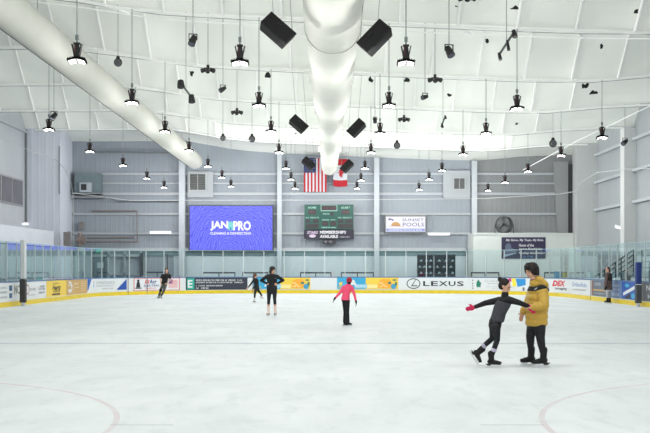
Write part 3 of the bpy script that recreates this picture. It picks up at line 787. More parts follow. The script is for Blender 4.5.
# 13 DEX
a = Ad(529.5, 569, wht, 'white advertisement reading DEX imaging in red and black'); w = a.W
m = MB(); put_text(m, 'DEX', a.U(552.3), .34, a.U(565.3)-a.U(552.3), .32, a.fn, .012, .3, .045); a.part('red_lettering', m, red)
m = MB(); put_text(m, 'imaging', a.U(555.3), .12, a.U(567)-a.U(555.3), .17, a.fn, .012, .2, .02); small_print(m, a.U(541), .14, a.U(550)-a.U(541), .1, a.fn, seed=91); a.part('black_lettering', m, ink)
# 14
a = Ad(570, 590.3, wht, 'white advertisement with pale blue lettering on the right curve')
m = MB(); put_text(m, 'OrthoRide', a.W*.12, .38, a.W*.72, .24, a.fn, .012, 0, .0); a.part('blue_lettering', m, M('soft_blue', (110,150,205)))
m = MB(); small_print(m, a.W*.14, .2, a.W*.66, .06, a.fn, seed=93); a.part('small_lettering', m, gry)
# 15
a = Ad(591.5, 607.5, M('slate_panel', (92,102,118)), 'slate grey advertisement behind the person in the long coat'); w = a.W
m = MB(); small_print(m, w*.2, .52, w*.4, .14, a.fn, seed=101); small_print(m, w*.15, .1, w*.7, .08, a.fn, seed=102); a.part('lettering', m, lgr)
m = MB(); quad(m, w*.12, .26, w*.9, .33, a.fn, .01); a.part('tan_line', m, tan)
m = MB(); quad(m, w*.02, .02, w*.09, .74, a.fn, .01); a.part('orange_line', m, M('line_rust', (150,90,60)))
a = Ad(607.7, 621.8, M('dusk_blue', (96,124,168)), 'dusky blue advertisement right of the person in the long coat'); w = a.W
m = MB(); small_print(m, w*.35, .5, w*.5, .12, a.fn, seed=103); small_print(m, w*.35, .36, w*.5, .08, a.fn, seed=104); small_print(m, w*.3, .1, w*.55, .14, a.fn, seed=105); a.part('lettering', m, M('pale_lilac', (190,200,220)))
# 16
a = Ad(622, 635.5, M('deep_blue', (24,80,165)), 'deep blue advertisement crossed by white diagonal stripes'); w = a.W
m = MB(); poly(m, [(w*.1,.28),(w*.95,.6),(w*.95,.45),(w*.1,.14)], a.fn, .011); a.part('white_stripe', m, wht)
m = MB(); poly(m, [(w*.2,.05),(w*.6,.26),(w*.7,.12),(w*.4,.02)], a.fn, .012); a.part('black_stripe', m, ink)
m = MB(); disc(m, w*.4, .6, .3, .09, a.fn, .0115, 10); disc(m, w*.85, .16, .3, .12, a.fn, .0115, 10); a.part('cyan_patch', m, cyan)
# 17
a = Ad(641.5, 690, dgr, 'dark grey advertisement at the right edge of the picture'); w = a.W
m = MB(); put_text(m, 'ND', .6, .44, 1.1, .22, a.fn, .012, 0, .03); put_text(m, 'MV', .8, .12, .9, .16, a.fn, .012, 0, .03); a.part('lettering', m, lgr)

# padded posts in front of the side boards
def pad_post(px, d, segs, label, w=.24):
    x = (px-CX)*d/F; t = thing('padded_post', label, 'padded post', (x, d, 0))
    for i, (nm, z0, z1, mt, ww) in enumerate(segs):
        o = obj(nm, MB().bbox((x-ww/2, d-.12, z0), (x+ww/2, d+.12, z1)), mt, t)
        bv = o.modifiers.new('b', 'BEVEL'); bv.width = .04; bv.segments = 3
    return t
pad_post(23.2, 40.6, [('post_foot', 0, .16, MATS['column_paint'], .12), ('dark_pad', .14, 1.12, mat('pad_charcoal', (52,52,54), .6, 0, .1), .25), ('upper_sleeve', 1.14, 2.75, mat('sleeve_grey', (198,202,204), .6), .2)],
         'dark padded post with pale upper sleeve in front of the left boards')
pad_post(638.2, 40.0, [('post_foot', 0, .16, MATS['column_paint'], .12), ('lower_pad', .14, .90, mat('pad_slate', (66,70,78), .6, 0, .1), .23), ('blue_pad', .92, 1.83, mat('pad_blue', (28,52,120), .5), .23)],
         'blue and grey padded post in front of the right boards')

# ================================================================== REAR WALL EQUIPMENT
def flat(d):      # mapping for flat boards facing the viewer: u right, v up in metres from an origin pixel
    def mk(px, py):
        o = at(px, py, d)
        return lambda u, v, w: V((o.x+u, o.y-w, o.z+v))
    return mk
# video screen
d = 65.75; q = d/F
x0, x1, yt, yb = 189.8, 272.3, 206, 250
t = thing('video_screen', 'large blue video screen reading JAN PRO on the rear wall', 'screen', at((x0+x1)/2, yb, d))
p0 = at(x0, yb, d); p1 = at(x1, yt, d)
obj('housing', MB().bbox((p0.x-.08, d+.01, p0.z-.08), (p1.x+.08, d+.4, p1.z+.08)), mat('screen_housing', (70,74,80), .5), t)
def led_mat():
    m = bpy.data.materials.new('led_blue'); m.use_nodes = True; nt = m.node_tree; n = nt.nodes; l = nt.links
    b = n['Principled BSDF']; b.inputs['Base Color'].default_value = (.02,.02,.05,1); b.inputs['Roughness'].default_value = .6
    tc = n.new('ShaderNodeTexCoord'); w = n.new('ShaderNodeTexWave'); w.wave_type = 'RINGS'; w.rings_direction = 'Y'; w.inputs['Scale'].default_value = 2.0; w.inputs['Distortion'].default_value = 9; w.inputs['Detail'].default_value = 2; w.inputs['Detail Scale'].default_value = 1.4
    r = n.new('ShaderNodeValToRGB'); r.color_ramp.elements[0].color = lin((78,78,236)); r.color_ramp.elements[1].color = lin((118,126,250))
    l.new(tc.outputs['Object'], w.inputs['Vector']); l.new(w.outputs['Color'], r.inputs[0]); l.new(r.outputs[0], b.inputs['Emission Color']); b.inputs['Emission Strength'].default_value = 1.0
    return m
fn = flat(d)(x0, yb); W_ = (x1-x0)*q; H_ = (yb-yt)*q
m = MB(); m.bbox((p0.x, d-.02, p0.z), (p1.x, d+.01, p1.z)); obj('display', m, led_mat(), t)
wl = mat('lit_white', (250,252,255), .5, emit=.95); 
U = lambda px: (px-x0)*q; Vv = lambda py: (yb-py)*q
m = MB(); put_text(m, 'JAN', U(210.3), Vv(230.6), U(228.2)-U(210.3), 9.6*q, fn, .03, 0, .04); put_text(m, 'PRO', U(233.3), Vv(230.6), U(251)-U(233.3), 9.6*q, fn, .03, 0, .04)
put_text(m, 'CLEANING & DISINFECTING', U(210.2), Vv(234.6), U(251)-U(210.2), 2.5*q, fn, .03, 0, .02); obj('lettering', m, wl, t)
m = MB(); disc(m, U(230.7), Vv(226.0), 4.4*q, 4.4*q, fn, .028); obj('globe', m, mat('lit_aqua', (120,215,215), .5, emit=.9), t)
m = MB(); poly(m, [(U(229.9),Vv(230)),(U(230.1),Vv(227.2)),(U(231.3),Vv(227.2)),(U(231.5),Vv(230))], fn, .034); obj('globe_mark', m, mat('lit_deep_aqua', (60,140,200), .5, emit=.8), t)

# scoreboard
d = 65.6; q = d/F; x0, yb = 304.4, 229.2
t = thing('scoreboard', 'dark green hockey scoreboard with home and guest displays on the rear wall', 'scoreboard', at(329, 243, d))
fn = flat(d)(x0, yb); U = lambda px: (px-x0)*q; Vv = lambda py: (yb-py)*q
p0 = at(x0, yb, d); p1 = at(353.5, 204.5, d)
obj('cabinet', MB().bbox((p0.x, d, p0.z), (p1.x, d+.35, p1.z)), mat('score_green', (14,80,70), .5), t)
m = MB()
for (a_, b_, c_, e_) in ((321.5,205.6,336.5,210.2),(308.3,210,316,214.3),(341.5,210,349.3,214.3),(305.8,219.3,310,223),(313,219.3,318.5,223),(305.8,224,318.8,228.2),
                         (337.8,219.3,343.5,223),(345,219.3,352.8,223),(337.8,224,352.8,228.2),(322.3,221.3,327.8,225.7),(330.5,221.3,336,225.7),(330.3,212.3,333.5,215.4)):
    m = MB(); quad(m, U(a_), Vv(e_), U(c_), Vv(b_), fn, .02, step=9)
    obj('digit_display', m, mat('display_dark', (32,24,34), .4), t)
m = MB(); r = random.Random(2)
for (a_, b_) in ((323,206.6),(326.3,206.6),(330,206.6),(333.3,206.6),(310,210.8),(313,210.8),(343.3,210.8),(346.3,210.8),(324,222.3),(332.2,222.3)): put_text(m, '8', U(a_), Vv(b_+2.8), 1.8*q, 2.6*q, fn, .025)
obj('unlit_digits', m, mat('digit_red_dark', (92,36,44), .4), t)
m = MB()
for tx, a_, b_, w_, h_ in (('HOME',308.2,208.6,8,1.9),('GUEST',341.2,208.6,8.8,1.9),('PERIOD',323,214.6,6.6,1.3),('PLR  PENALTY',305.8,218.3,13.5,1.3),('PLR  PENALTY',338,218.3,14,1.3),('SHOTS',322.3,220.6,6.6,1.5),('GOAL',330.4,220.3,5.2,1.1),('SHOTS ON GOAL',321.8,228.2,14,1.4)):
    put_text(m, tx, U(a_), Vv(b_), w_*q, h_*q, fn, .025, 0, .015)
ring(m, U(329), Vv(207.9), 0, 0, 0, fn) if False else None
quad(m, U(320.8), Vv(211.1), U(337.2), Vv(210.5), fn, .025, step=9); quad(m, U(320.8), Vv(205.3), U(337.2), Vv(204.9), fn, .025, step=9); quad(m, U(320.8), Vv(210.8), U(321.3), Vv(205.2), fn, .025); quad(m, U(336.7), Vv(210.8), U(337.2), Vv(205.2), fn, .025)
obj('lettering', m, mat('score_pale', (170,215,205), .5), t)
t = thing('banner', 'dark banner reading MEMBERSHIPS AVAILABLE hung under the scoreboard', 'banner', at(329, 239, d))
pa = at(304, 238.8, d); pb = at(354, 229.6, d)
obj('banner_sheet', MB().bbox((pa.x, d-.02, pa.z), (pb.x, d+.1, pb.z)), mat('banner_dark', (44,40,58), .6), t)
m = MB(); put_text(m, 'MEMBERSHIPS', U(320), Vv(233.8), 26*q, 3.1*q, fn, .04, 0, .03); put_text(m, 'AVAILABLE', U(320), Vv(238), 18*q, 3.1*q, fn, .04, 0, .03); small_print(m, U(340), Vv(237.6), 10*q, 1.1*q, fn, .04, 3); obj('lettering', m, M('banner_white', (225,225,232)), t)
m = MB(); put_text(m, 'STARS', U(307), Vv(233.9), 11*q, 2.8*q, fn, .04, .2, .04); disc(m, U(312.5), Vv(236), 3.4*q, 1.7*q, fn, .04, 12); obj('emblem', m, M('banner_pink', (205,185,210)), t)
pa = at(323, 243.8, d); pb = at(335.5, 239.8, d)
t = thing('horn_box', 'small dark horn box below the memberships banner', 'horn', at(329.3, 243.8, d))
obj('case', MB().bbox((pa.x, d, pa.z), (pb.x, d+.3, pb.z-.02)), mat('horn_case', (52,50,56), .6), t)
m = MB(); 
for px in (325.5, 330.5): m.cyl(at(px, 241.8, d)+V((0,-.02,0)), at(px, 241.8, d)+V((0,.01,0)), .1, n=14)
obj('horn_mouth', m, mat('horn_mouth', (110,108,118), .5), t)

# sunset pools light box
d = 65.7; q = d/F; x0, yb = 385.6, 232
fn = flat(d)(x0, yb); U = lambda px: (px-x0)*q; Vv = lambda py: (yb-py)*q
t = thing('lightbox_sign', 'backlit white sign reading SUNSET POOLS on the rear wall', 'sign', at(405.4, 232, d))
p0 = at(385, 232.6, d); p1 = at(426, 215, d)
obj('frame', MB().bbox((p0.x, d+.01, p0.z), (p1.x, d+.35, p1.z)), mat('sign_frame', (120,122,124), .5), t)
p0 = at(386, 231.8, d); p1 = at(425.2, 216.6, d)
obj('lit_panel', MB().bbox((p0.x, d-.01, p0.z), (p1.x, d+.01, p1.z)), mat('sign_glow', (244,243,252), .5, emit=.85), t)
m = MB(); n_ = 12; poly(m, [(U(395.7)+4.6*q*math.cos(PI*i/n_), Vv(225.8)+3.9*q*math.sin(PI*i/n_)) for i in range(n_+1)], fn, .02); obj('sun', m, mat('sign_sun', (245,190,115), .5, emit=.6), t)
m = MB(); poly(m, [(U(388),Vv(220.5)),(U(389.4),Vv(217.8)),(U(391),Vv(218.8)),(U(393.7),Vv(219.6)),(U(393.2),Vv(220.9)),(U(390.6),Vv(219.8))], fn, .02); put_text(m, 'SUNSET', U(402.4), Vv(221.2), 21.4*q, 2.7*q, fn, .02); put_text(m, 'POOLS', U(402.8), Vv(226.4), 21.2*q, 3.7*q, fn, .02); obj('lettering', m, mat('sign_purple', (128,108,190), .5, emit=.4), t)
m = MB(); poly(m, [(U(387.5),Vv(226.6)),(U(397),Vv(225.2)),(U(403),Vv(226.6)),(U(396),Vv(226.2))], fn, .024); obj('wave_line', m, mat('sign_peach', (225,160,140), .5, emit=.5), t)
m = MB(); quad(m, U(386.4), Vv(231.4), U(424.8), Vv(228.6), fn, .018, step=9); obj('blue_band', m, mat('sign_blue', (165,180,240), .5, emit=.7), t)
m = MB(); put_text(m, 'SWIMMING POOLS & SPAS', U(388.5), Vv(231), 33*q, 1.8*q, fn, .028); obj('white_lettering', m, wl, t)

# banner "My Game..."
BX0, BD = 9.55, 63.6; BTOP = H+35*BD/F
struct('wall_low', MB().bbox((BX0, BD, 0), (16.1, WY, BTOP)), mat('low_wall_white', (214,219,217), .6, 0, .02))
struct('trim_%d' % k, MB().bbox((BX0-.05, BD-.06, BTOP-.1), (16.05, BD, BTOP+.0)), mat('low_wall_white')); k += 1
d = BD-.05; q = d/F; x0, yb = 501.6, 258.6
fn = flat(d)(x0, yb); U = lambda px: (px-x0)*q; Vv = lambda py: (yb-py)*q
t = thing('banner', 'navy banner reading My Game My Team My Rink on the low white wall', 'banner', at(523.5, 258.6, d))
p0 = at(501.6, 258.6, d); p1 = at(545.6, 237.2, d)
obj('banner_sheet', MB().bbox((p0.x, d, p0.z), (p1.x, d+.04, p1.z)), mat('banner_navy', (52,48,78), .6, 0, .15, .8), t)
m = MB(); put_text(m, 'My Game. My Team. My Rink.', U(506), Vv(241.8), 37.5*q, 2.9*q, fn, .01, .15, .02)
for tx, y_, w_ in (('Home of the', 246.6, 15), ('Junior Everblades', 250.6, 23.5), ('Hockey Association', 254.6, 26)): put_text(m, tx, U(518.8), Vv(y_), w_*q, 2.8*q, fn, .01, .15, .02)
obj('lettering', m, M('banner_letters', (222,224,230)), t)
m = MB(); poly(m, [(U(504.5),Vv(253.5)),(U(505.5),Vv(245)),(U(508),Vv(243)),(U(510.5),Vv(244)),(U(511.5),Vv(248)),(U(516.5),Vv(250)),(U(517),Vv(251.6)),(U(510),Vv(252.5))], fn, .008)
obj('skate_picture', m, M('banner_grey', (95,105,128)), t)
m = MB(); poly(m, [(U(503),Vv(257.5)),(U(504),Vv(254.5)),(U(516),Vv(252.5)),(U(516.5),Vv(253.2))], fn, .0085); obj('blade_picture', m, M('banner_steel', (150,165,185)), t)
m = MB(); small_print(m, U(521), Vv(257.6), 18*q, 1.5*q, fn, .01, 5); obj('small_lettering', m, M('banner_cyan', (90,140,190)), t)

# drum fan on the low wall
c = at(504.2, 224.8, 64.6); rF = .56
t = thing('drum_fan', 'round grey drum fan standing on top of the low white wall', 'fan', (c.x, c.y, BTOP))
fm = mat('fan_grey', (96,98,100), .5, .3); Rf = Rz(.35) @ Rx(.12)
b_ = MB(); N = 36
for i in range(N):
    a_ = 2*PI*i/N
    for rr, yy in ((rF,-.2),(rF,.2),(rF-.03,.2),(rF-.03,-.2)): b_.v.append(c+Rf @ V((rr*math.cos(a_), yy, rr*math.sin(a_))))
for i in range(N):
    j = (i+1)%N
    for s_ in range(4): b_.f.append((i*4+s_, i*4+(s_+1)%4, j*4+(s_+1)%4, j*4+s_)); b_.mi.append(0)
obj('drum', b_, fm, t, True)
b_ = MB()
for rr in (.12,.2,.28,.36,.44,.52):
    b_.tube([c+Rf @ V((rr*math.cos(2*PI*i/32), -.2, rr*math.sin(2*PI*i/32))) for i in range(33)], .008, 5)
for i in range(12): b_.tube([c+Rf @ V((0,-.2,0)), c+Rf @ V((rF*math.cos(2*PI*i/12), -.2, rF*math.sin(2*PI*i/12)))], .007, 5)
obj('guard', b_, mat('fan_guard', (70,72,74), .5, .3), t)
for i in range(3):
    a_ = 2*PI*i/3+.4; b_ = MB(); Rb = Rf @ Ry(a_)
    b_.add([c+Rb @ V(p) for p in ((.05,-.04,-.05),(.5,-.1,-.14),(.5,.06,.16),(.05,.04,.05),(.05,-.03,-.05),(.5,-.09,-.14),(.5,.07,.16),(.05,.05,.05))], [(0,1,2,3),(4,5,6,7),(0,1,5,4),(1,2,6,5),(2,3,7,6),(3,0,4,7)])
    obj('blade', b_, mat('fan_blade', (150,152,152), .4, .5), t)
obj('hub', MB().cyl(c+Rf @ V((0,-.12,0)), c+Rf @ V((0,.15,0)), .09, n=14), fm, t)
b_ = MB(); 
for s_ in (-1, 1):
    b_.tube([c+V((s_*.6,0,0)), V((c.x+s_*.62, c.y, BTOP+.03)), V((c.x+s_*.62, c.y-.3, BTOP+.03))], .022, 6)
    b_.tube([V((c.x+s_*.62, c.y+.25, BTOP+.025)), V((c.x+s_*.62, c.y-.3, BTOP+.025))], .022, 6)
    b_.tube([c+V((s_*.54,0,0)), c+V((s_*.62,0,0))], .025, 6)
b_.tube([V((c.x-.62, c.y+.2, BTOP+.03)), V((c.x+.62, c.y+.2, BTOP+.03))], .022, 6)
obj('stand', b_, mat('fan_stand', (60,62,64), .5, .3), t)

# louvred vents
def louvre(pa, pb, la, lb, label):
    d = 65.9; t = thing('wall_vent', label, 'vent', at((pa[0]+pb[0])/2, pb[1], d))
    p0 = at(pa[0], pb[1], d); p1 = at(pb[0], pa[1], d)
    obj('surround', MB().bbox((p0.x, d, p0.z), (p1.x, d+.25, p1.z)), mat('vent_surround', (172,178,184), .6), t)
    p0 = at(la[0], lb[1], d); p1 = at(lb[0], la[1], d)
    obj('opening', MB().bbox((p0.x, d-.03, p0.z), (p1.x, d, p1.z)), mat('vent_dark', (88,92,92), .7, 0, .2, 4), t)
    b_ = MB(); e = .07
    b_.bbox((p0.x-e, d-.1, p0.z-e), (p1.x+e, d, p0.z)); b_.bbox((p0.x-e, d-.1, p1.z), (p1.x+e, d, p1.z+e)); b_.bbox((p0.x-e, d-.1, p0.z), (p0.x, d, p1.z)); b_.bbox((p1.x, d-.1, p0.z), (p1.x+e, d, p1.z)); b_.bbox(((p0.x+p1.x)/2-.02, d-.09, p0.z), ((p0.x+p1.x)/2+.02, d, p1.z))
    obj('vent_frame', b_, mat('vent_frame', (180,184,186), .5), t)
    n_ = 9; b_ = MB()
    for i in range(n_): b_.box((( p0.x+p1.x)/2, d-.07, p0.z+(i+.5)*(p1.z-p0.z)/n_), (p1.x-p0.x, .07, .015), Rx(-.7))
    obj('slats', b_, mat('vent_slat', (125,128,128), .5), t)
louvre((187.5,171.5),(213,197.5),(190,174),(205.5,190),'large dark louvred vent above the blue video screen')
louvre((443.3,170.5),(470.3,198),(454,178.5),(464.5,189),'small dark louvred vent in a pale square at the right of rear wall')

# tube lights
def tube_light(a, b, label, depth=(0,-.1,0)):
    a = V(a); b = V(b); t = thing('tube_light', label, 'wall light', (a+b)/2)
    u = (b-a).normalized(); R = u.to_track_quat('X', 'Z').to_matrix(); L = (b-a).length; c = (a+b)/2
    obj('fitting', MB().box(c+V((0,0,.09)), (L+.06,.12,.06), R), mat('fitting_white', (215,218,222), .5), t)
    obj('lit_tube', MB().box(c, (L,.12,.13), R), mat('tube_glow', (248,246,255), .5, emit=1.6), t)
    return t
tube_light(at(428.5,234.3,65.6), at(449.5,234.3,65.6), 'lit white tube light below the sunset pools sign')
tube_light(at(150,232.6,65.6), at(171,232.6,65.6), 'lit white tube light left of the video screen')
dl = 975*18.65/(327-28); dl2 = 975*18.65/(327-36)
tube_light((-18.68, 60.0, H+44*60/F), (-18.68, 60.75, H+44*60.75/F), 'short lit tube light at the far end of the left wall')
tube_light((16.72, 54.8, H+39*54.8/F), (16.72, 56.4, H+41.5*56.4/F), 'short lit tube light on the right wall')

# heater / air handling unit top left
d = 65.2
t = thing('air_handler', 'grey air handling unit on a wall platform at the upper left', 'air handling unit', at(87, 198, d))
g_m = mat('unit_grey', (112,128,134), .6, 0, .08); 
p0 = at(74.5, 193, d); p1 = at(100, 173, d); obj('unit_case', MB().bbox((p0.x, d, p0.z), (p1.x, d+.95, p1.z)), g_m, t)
p0 = at(79.5, 192, d-.25); p1 = at(91, 182.5, d-.25); sc_ = obj('intake_box', MB().bbox((p0.x, d-.25, p0.z), (p1.x, d, p1.z)), mat('intake_pale', (175,182,190), .5), t)
p0 = at(81, 190, d-.25); p1 = at(86.5, 184, d-.25); obj('intake_grille', MB().bbox((p0.x, d-.27, p0.z), (p1.x, d-.25, p1.z)), mat('intake_dark', (45,48,50), .6), sc_)
p0 = at(73.5, 198, d); p1 = at(101, 193.2, d); obj('platform', MB().bbox((p0.x, d-.3, p0.z), (p1.x, d+.95, p0.z+.08)).bbox((p0.x, d-.3, p0.z+.25), (p1.x, d+.95, p1.z)), mat('platform_grey', (140,142,144), .6), t)
# pipes
def pipe(pts, r, rgb, label, cat='pipe', d=65.9, g=None):
    P_ = [at(a, b, d if len(x) < 1 else x[0]) for a, b, *x in pts]
    t = MB().tube(P_, r, 8); o = tag(obj('wall_pipe' if cat == 'pipe' else 'netting_cable', t, mat('%s_%d_%d_%d' % ((cat,)+rgb), rgb, .6)), label, cat, g)
    return o
pipe([(101,196.5,65.2),(108,197.5,65.5),(118,201,65.75),(166,201,65.75),(180,200.8,65.75)], .045, (105,110,114), 'dark curved pipe running right from the air handling unit')
pipe([(94,152,65.9),(180,152.8,65.9)], .06, (120,126,130), 'dark straight pipe along the top left of the rear wall')
pipe([(92,211,65.7),(137,211,65.7),(137.2,241.8,65.7),(82,241.8,65.7)], .055, (128,116,112), 'brownish pipe loop on the rear wall with a long bottom run')
pipe([(87,238,65.5),(134,237.6,65.5)], .065, (118,110,108), 'short brownish horizontal pipe inside the pipe loop')
t = thing('electrical_box', 'tall grey electrical boxes in the left rear corner', 'electrical box', at(67, 247, 61))
for (a_, b_, c_, e_) in ((64,232,67.5,246),(67.8,231.5,70.5,247)):
    p0 = at(a_, e_, 60.7); p1 = at(c_, b_, 60.7); obj('box_case', MB().bbox((p0.x, 60.55, p0.z), (p1.x, 60.8, p1.z)), mat('brown_grey_box', (128,122,122), .6), t)
p0 = at(78.5, 229, 65.8); p1 = at(82.5, 222, 65.8); tag(obj('junction_box', MB().bbox((p0.x, 65.8, p0.z), (p1.x, 66.15, p1.z)), MATS['brown_grey_box']), 'small dark junction box above the pipe valve cluster', 'electrical box')
t = thing('valve_cluster', 'brownish pipe valve cluster at the left end of the pipe loop', 'valve', at(80, 244, 65.6))
p0 = at(76, 244, 65.6); obj('valve_body', MB().cyl(at(77,240,65.3), at(84,240,65.3), .22, n=14).cyl(at(80,246,65.3), at(80,233,65.3), .14, n=12), mat('valve_brown', (135,122,118), .6, 0, .1), t)
obj('flange', MB().cyl(at(83.4,240,65.3), at(84.6,240,65.3), .3, n=16), MATS['valve_brown'], t)

# netting cables
pale = (196,202,205)
pipe([(-6,135,46),(0,137.5,47),(25,148.5,52),(45,156,57),(58,161,60.2),(66,171,60.4),(71,183,60.5),(73,195,60.6),(73.6,249,60.6)], .018, (165,170,172), 'thin netting cable curving down the left wall into the corner', 'cable')
pipe([(73.2,193,61),(130,200.5,61),(330,200,61),(485,198.5,61),(560,194,60.5),(575,191.5,60),(582,182,58),(597,172.5,55),(625,169,50),(655,168.5,46)], .02, (200,204,205), 'thin pale netting cable crossing the rear wall to the right', 'cable')
pipe([(523,170,60.3),(575,142,52),(650,106,43),(665,99,41)], .022, (226,230,230), 'pale slanting cable across the upper right ceiling', 'cable')

# left wall windows and seams
for i in range(4):
    y_a = 52.0+i*2.02
    t = struct('window_%d' % (i+1), MB().bbox((-18.8, y_a, H+3.78), (-18.72, y_a+1.98, H+5.42)), mat('window_frame_grey', (150,150,154), .5))
    obj('pane', MB().bbox((-18.74, y_a+.12, H+3.88), (-18.7, y_a+1.86, H+5.32)), mat('window_dark', (98,96,104), .15, 0, .15, .8), t)
struct('trim_%d' % k, MB().bbox((-18.8, 60.62, 3.2), (-18.7, 60.8, H+8.6)), mat('seam_dark', (118,122,126), .7)); k += 1
struct('trim_%d' % k, MB().bbox((-16.72, 60.74, 6.2), (-16.64, 60.8, H+7.6)), mat('seam_grey', (150,154,160), .7)); k += 1
# annex ledge at left behind the glass
struct('trim_%d' % k, MB().bbox((-18.8, 50, 2.9), (-16.9, 60.3, 3.85)), ribbed('annex_white', (214,217,226), 1, .3, .5)); k += 1
struct('trim_%d' % k, MB().bbox((-18.8, 30, 4.05), (-18.6, 60.6, 4.2)), girt_m); k += 1

# door, exit sign and framed bays on the rear wall left
t = struct('door_1', MB().bbox(tuple(at(93, 291, 66.0)[i] if i != 1 else 66.0 for i in range(3)), tuple(at(105.5, 255, 66.0)[i] if i != 1 else 66.2 for i in range(3))), mat('door_dark', (62,78,88), .5))
p0 = at(97, 268, 65.98); p1 = at(103.5, 262.5, 65.98); obj('notice', MB().bbox((p0.x, 65.97, p0.z), (p1.x, 66.0, p1.z)), mat('notice_pale', (150,165,170), .6), t)
p0 = at(91, 291, 65.9); p1 = at(93, 255, 65.9); obj('door_frame', MB().bbox((p0.x, 65.9, 0), (p1.x, 66.2, p1.z+.1)).bbox((at(105.5,0,65.9).x, 65.9, 0), (at(107,0,65.9).x, 66.2, p1.z+.1)), mat('door_frame_dark', (80,88,92), .5), t)
t = thing('exit_sign', 'lit green exit sign above the dark rear door', 'exit sign', at(98, 252, 65.8))
p0 = at(95.5, 252.2, 65.8); p1 = at(101.5, 248.4, 65.8); obj('sign_case', MB().bbox((p0.x, 65.82, p0.z), (p1.x, 65.95, p1.z)), mat('exit_green', (40,190,135), .5, emit=.55), t)
m = MB(); fn = flat(65.82)(95.8, 252); put_text(m, 'EXIT', .04, .03, .32, .18, fn, .006, 0, .02); obj('lettering', m, mat('exit_pale', (190,240,215), .5, emit=.6), t)
frame_m = mat('partition_grey', (150,160,165), .5)
bay = MB()
for px in (62, 76, 84.5, 108.5, 124.5, 141): 
    x = at(px, 0, 65.9).x; bay.bbox((x-.06, 65.85, 0), (x+.06, 66.2, 2.7))
bay.bbox((at(84,0,65.9).x, 65.85, 2.35), (at(142,0,65.9).x, 66.2, 2.5)); bay.bbox((at(108,0,65.9).x, 65.85, 1.1), (at(142,0,65.9).x, 66.2, 1.2))
struct('trim_%d' % k, bay, frame_m); k += 1
struct('trim_%d' % k, MB().bbox((at(140,0,65.9).x, 65.8, 0), (at(142.5,0,65.9).x, 66.2, 2.6)), mat('dark_gap')); k += 1
# dim panels behind the left glass
struct('trim_%d' % k, MB().bbox((-18.6, 40, 0), (-16.9, 60.4, 2.85)), mat('left_stand_wall', (150,162,168), .7, 0, .06, 1)); k += 1

# benches behind the far boards
def bench(xa, xb, label, back=1.32):
    d = 62.9; a = at(xa, 0, d).x; b = at(xb, 0, d).x; t = thing('players_bench', label, 'bench', ((a+b)/2, d, 0), 'benches behind the far boards')
    m_ = mat('bench_black', (42,46,56), .5)
    obj('backrest', MB().bbox((a, d+.25, back-.09), (b, d+.29, back)), m_, t)
    for x in (a+.03, (a+b)/2, b-.03): obj('upright', MB().bbox((x-.03, d+.25, 0), (x+.03, d+.29, back-.09)), m_, t)
    obj('seat', MB().bbox((a, d-.15, .42), (b, d+.25, .47)), mat('bench_seat', (120,125,130), .6), t)
    for x in (a+.2, b-.2): obj('leg', MB().bbox((x-.03, d-.1, 0), (x+.03, d+.2, .42)), m_, t)
bench(202, 235, 'black framed bench behind the dark navy advertisement')
bench(242, 268, 'black framed bench behind the woman standing in black')
bench(300, 331.5, 'black framed bench behind the blank white board')
bench(341, 374, 'black framed bench behind the right beach advertisement')
bench(471.5, 500, 'black framed bench left of the navy rink banner')
bench(545, 568, 'black framed bench behind the DEX imaging advertisement')
bench(145, 168, 'black framed bench behind the electric advertisement', 1.35)
# thin pole behind the skater in black T-shirt
tag(obj('goal_post_pole', MB().cyl((at(167.3,0,62.3).x, 62.3, 0), (at(167.3,0,62.3).x, 62.3, H+14*62.3/F), .045, n=10), mat('pole_dark', (60,66,72), .5)), 'thin dark pole behind the glass above the skater in black T-shirt', 'pole')
# picture boards
def rack(xa, xb, label):
    d = 63.6; a = at(xa, 276.5, d); b = at(xb, 254.5, d); t = thing('display_rack', label, 'display rack', ((a.x+b.x)/2, d+.2, 0), 'black racks behind the LEXUS advertisement')
    m_ = mat('rack_dark', (38,46,56), .6)
    obj('back_panel', MB().bbox((a.x, d+.3, 0), (b.x, d+.35, b.z)), m_, t)
    for i in range(5): obj('shelf', MB().bbox((a.x, d, .75+i*.4), (b.x, d+.3, .78+i*.4)), m_, t)
    for x in (a.x, b.x-.04): obj('side_panel', MB().bbox((x-.0, d, 0), (x+.04, d+.3, b.z)), m_, t)
    n_ = max(3, int((b.x-a.x)/.38)); hm = mat('helmet_pale', (135,158,172), .4)
    for i in range(4):
        for j in range(n_):
            x = a.x+(j+.5)*(b.x-a.x)/n_+(.08 if i%2 else -.05); x = min(max(x, a.x+.16), b.x-.16); z = .80+i*.4
            t_ = thing('stacked_helmet', 'pale helmet on the %s black rack, %s from left, %s row up' % ('left' if xa < 425 else 'right', ordinal(j), ordinal(i)), 'helmet', (x, d+.14, z-.02), 'pale helmets on the black racks')
            hb = MB(); c = V((x, d+.14, z+.0))
            secs = []
            for f in (0, .3, .6, .85, 1):
                r = .10*math.sqrt(max(.02, 1-f*f*.96)); secs.append((c+V((0,0,.16*f-.018)), (r,0,0), (0,r*1.15,0)))
            obj('shell', hb.loft(secs, 14), hm, t_, True); obj('visor', MB().bbox((x-.07, d+.0, z-.018), (x+.07, d+.045, z+.02)), mat('visor_dark', (60,66,76), .4), t_)
rack(417.5, 433.6, 'black shelf rack with pale helmets, left of the pair')
rack(434.8, 455.5, 'black shelf rack with pale helmets, right of the pair')

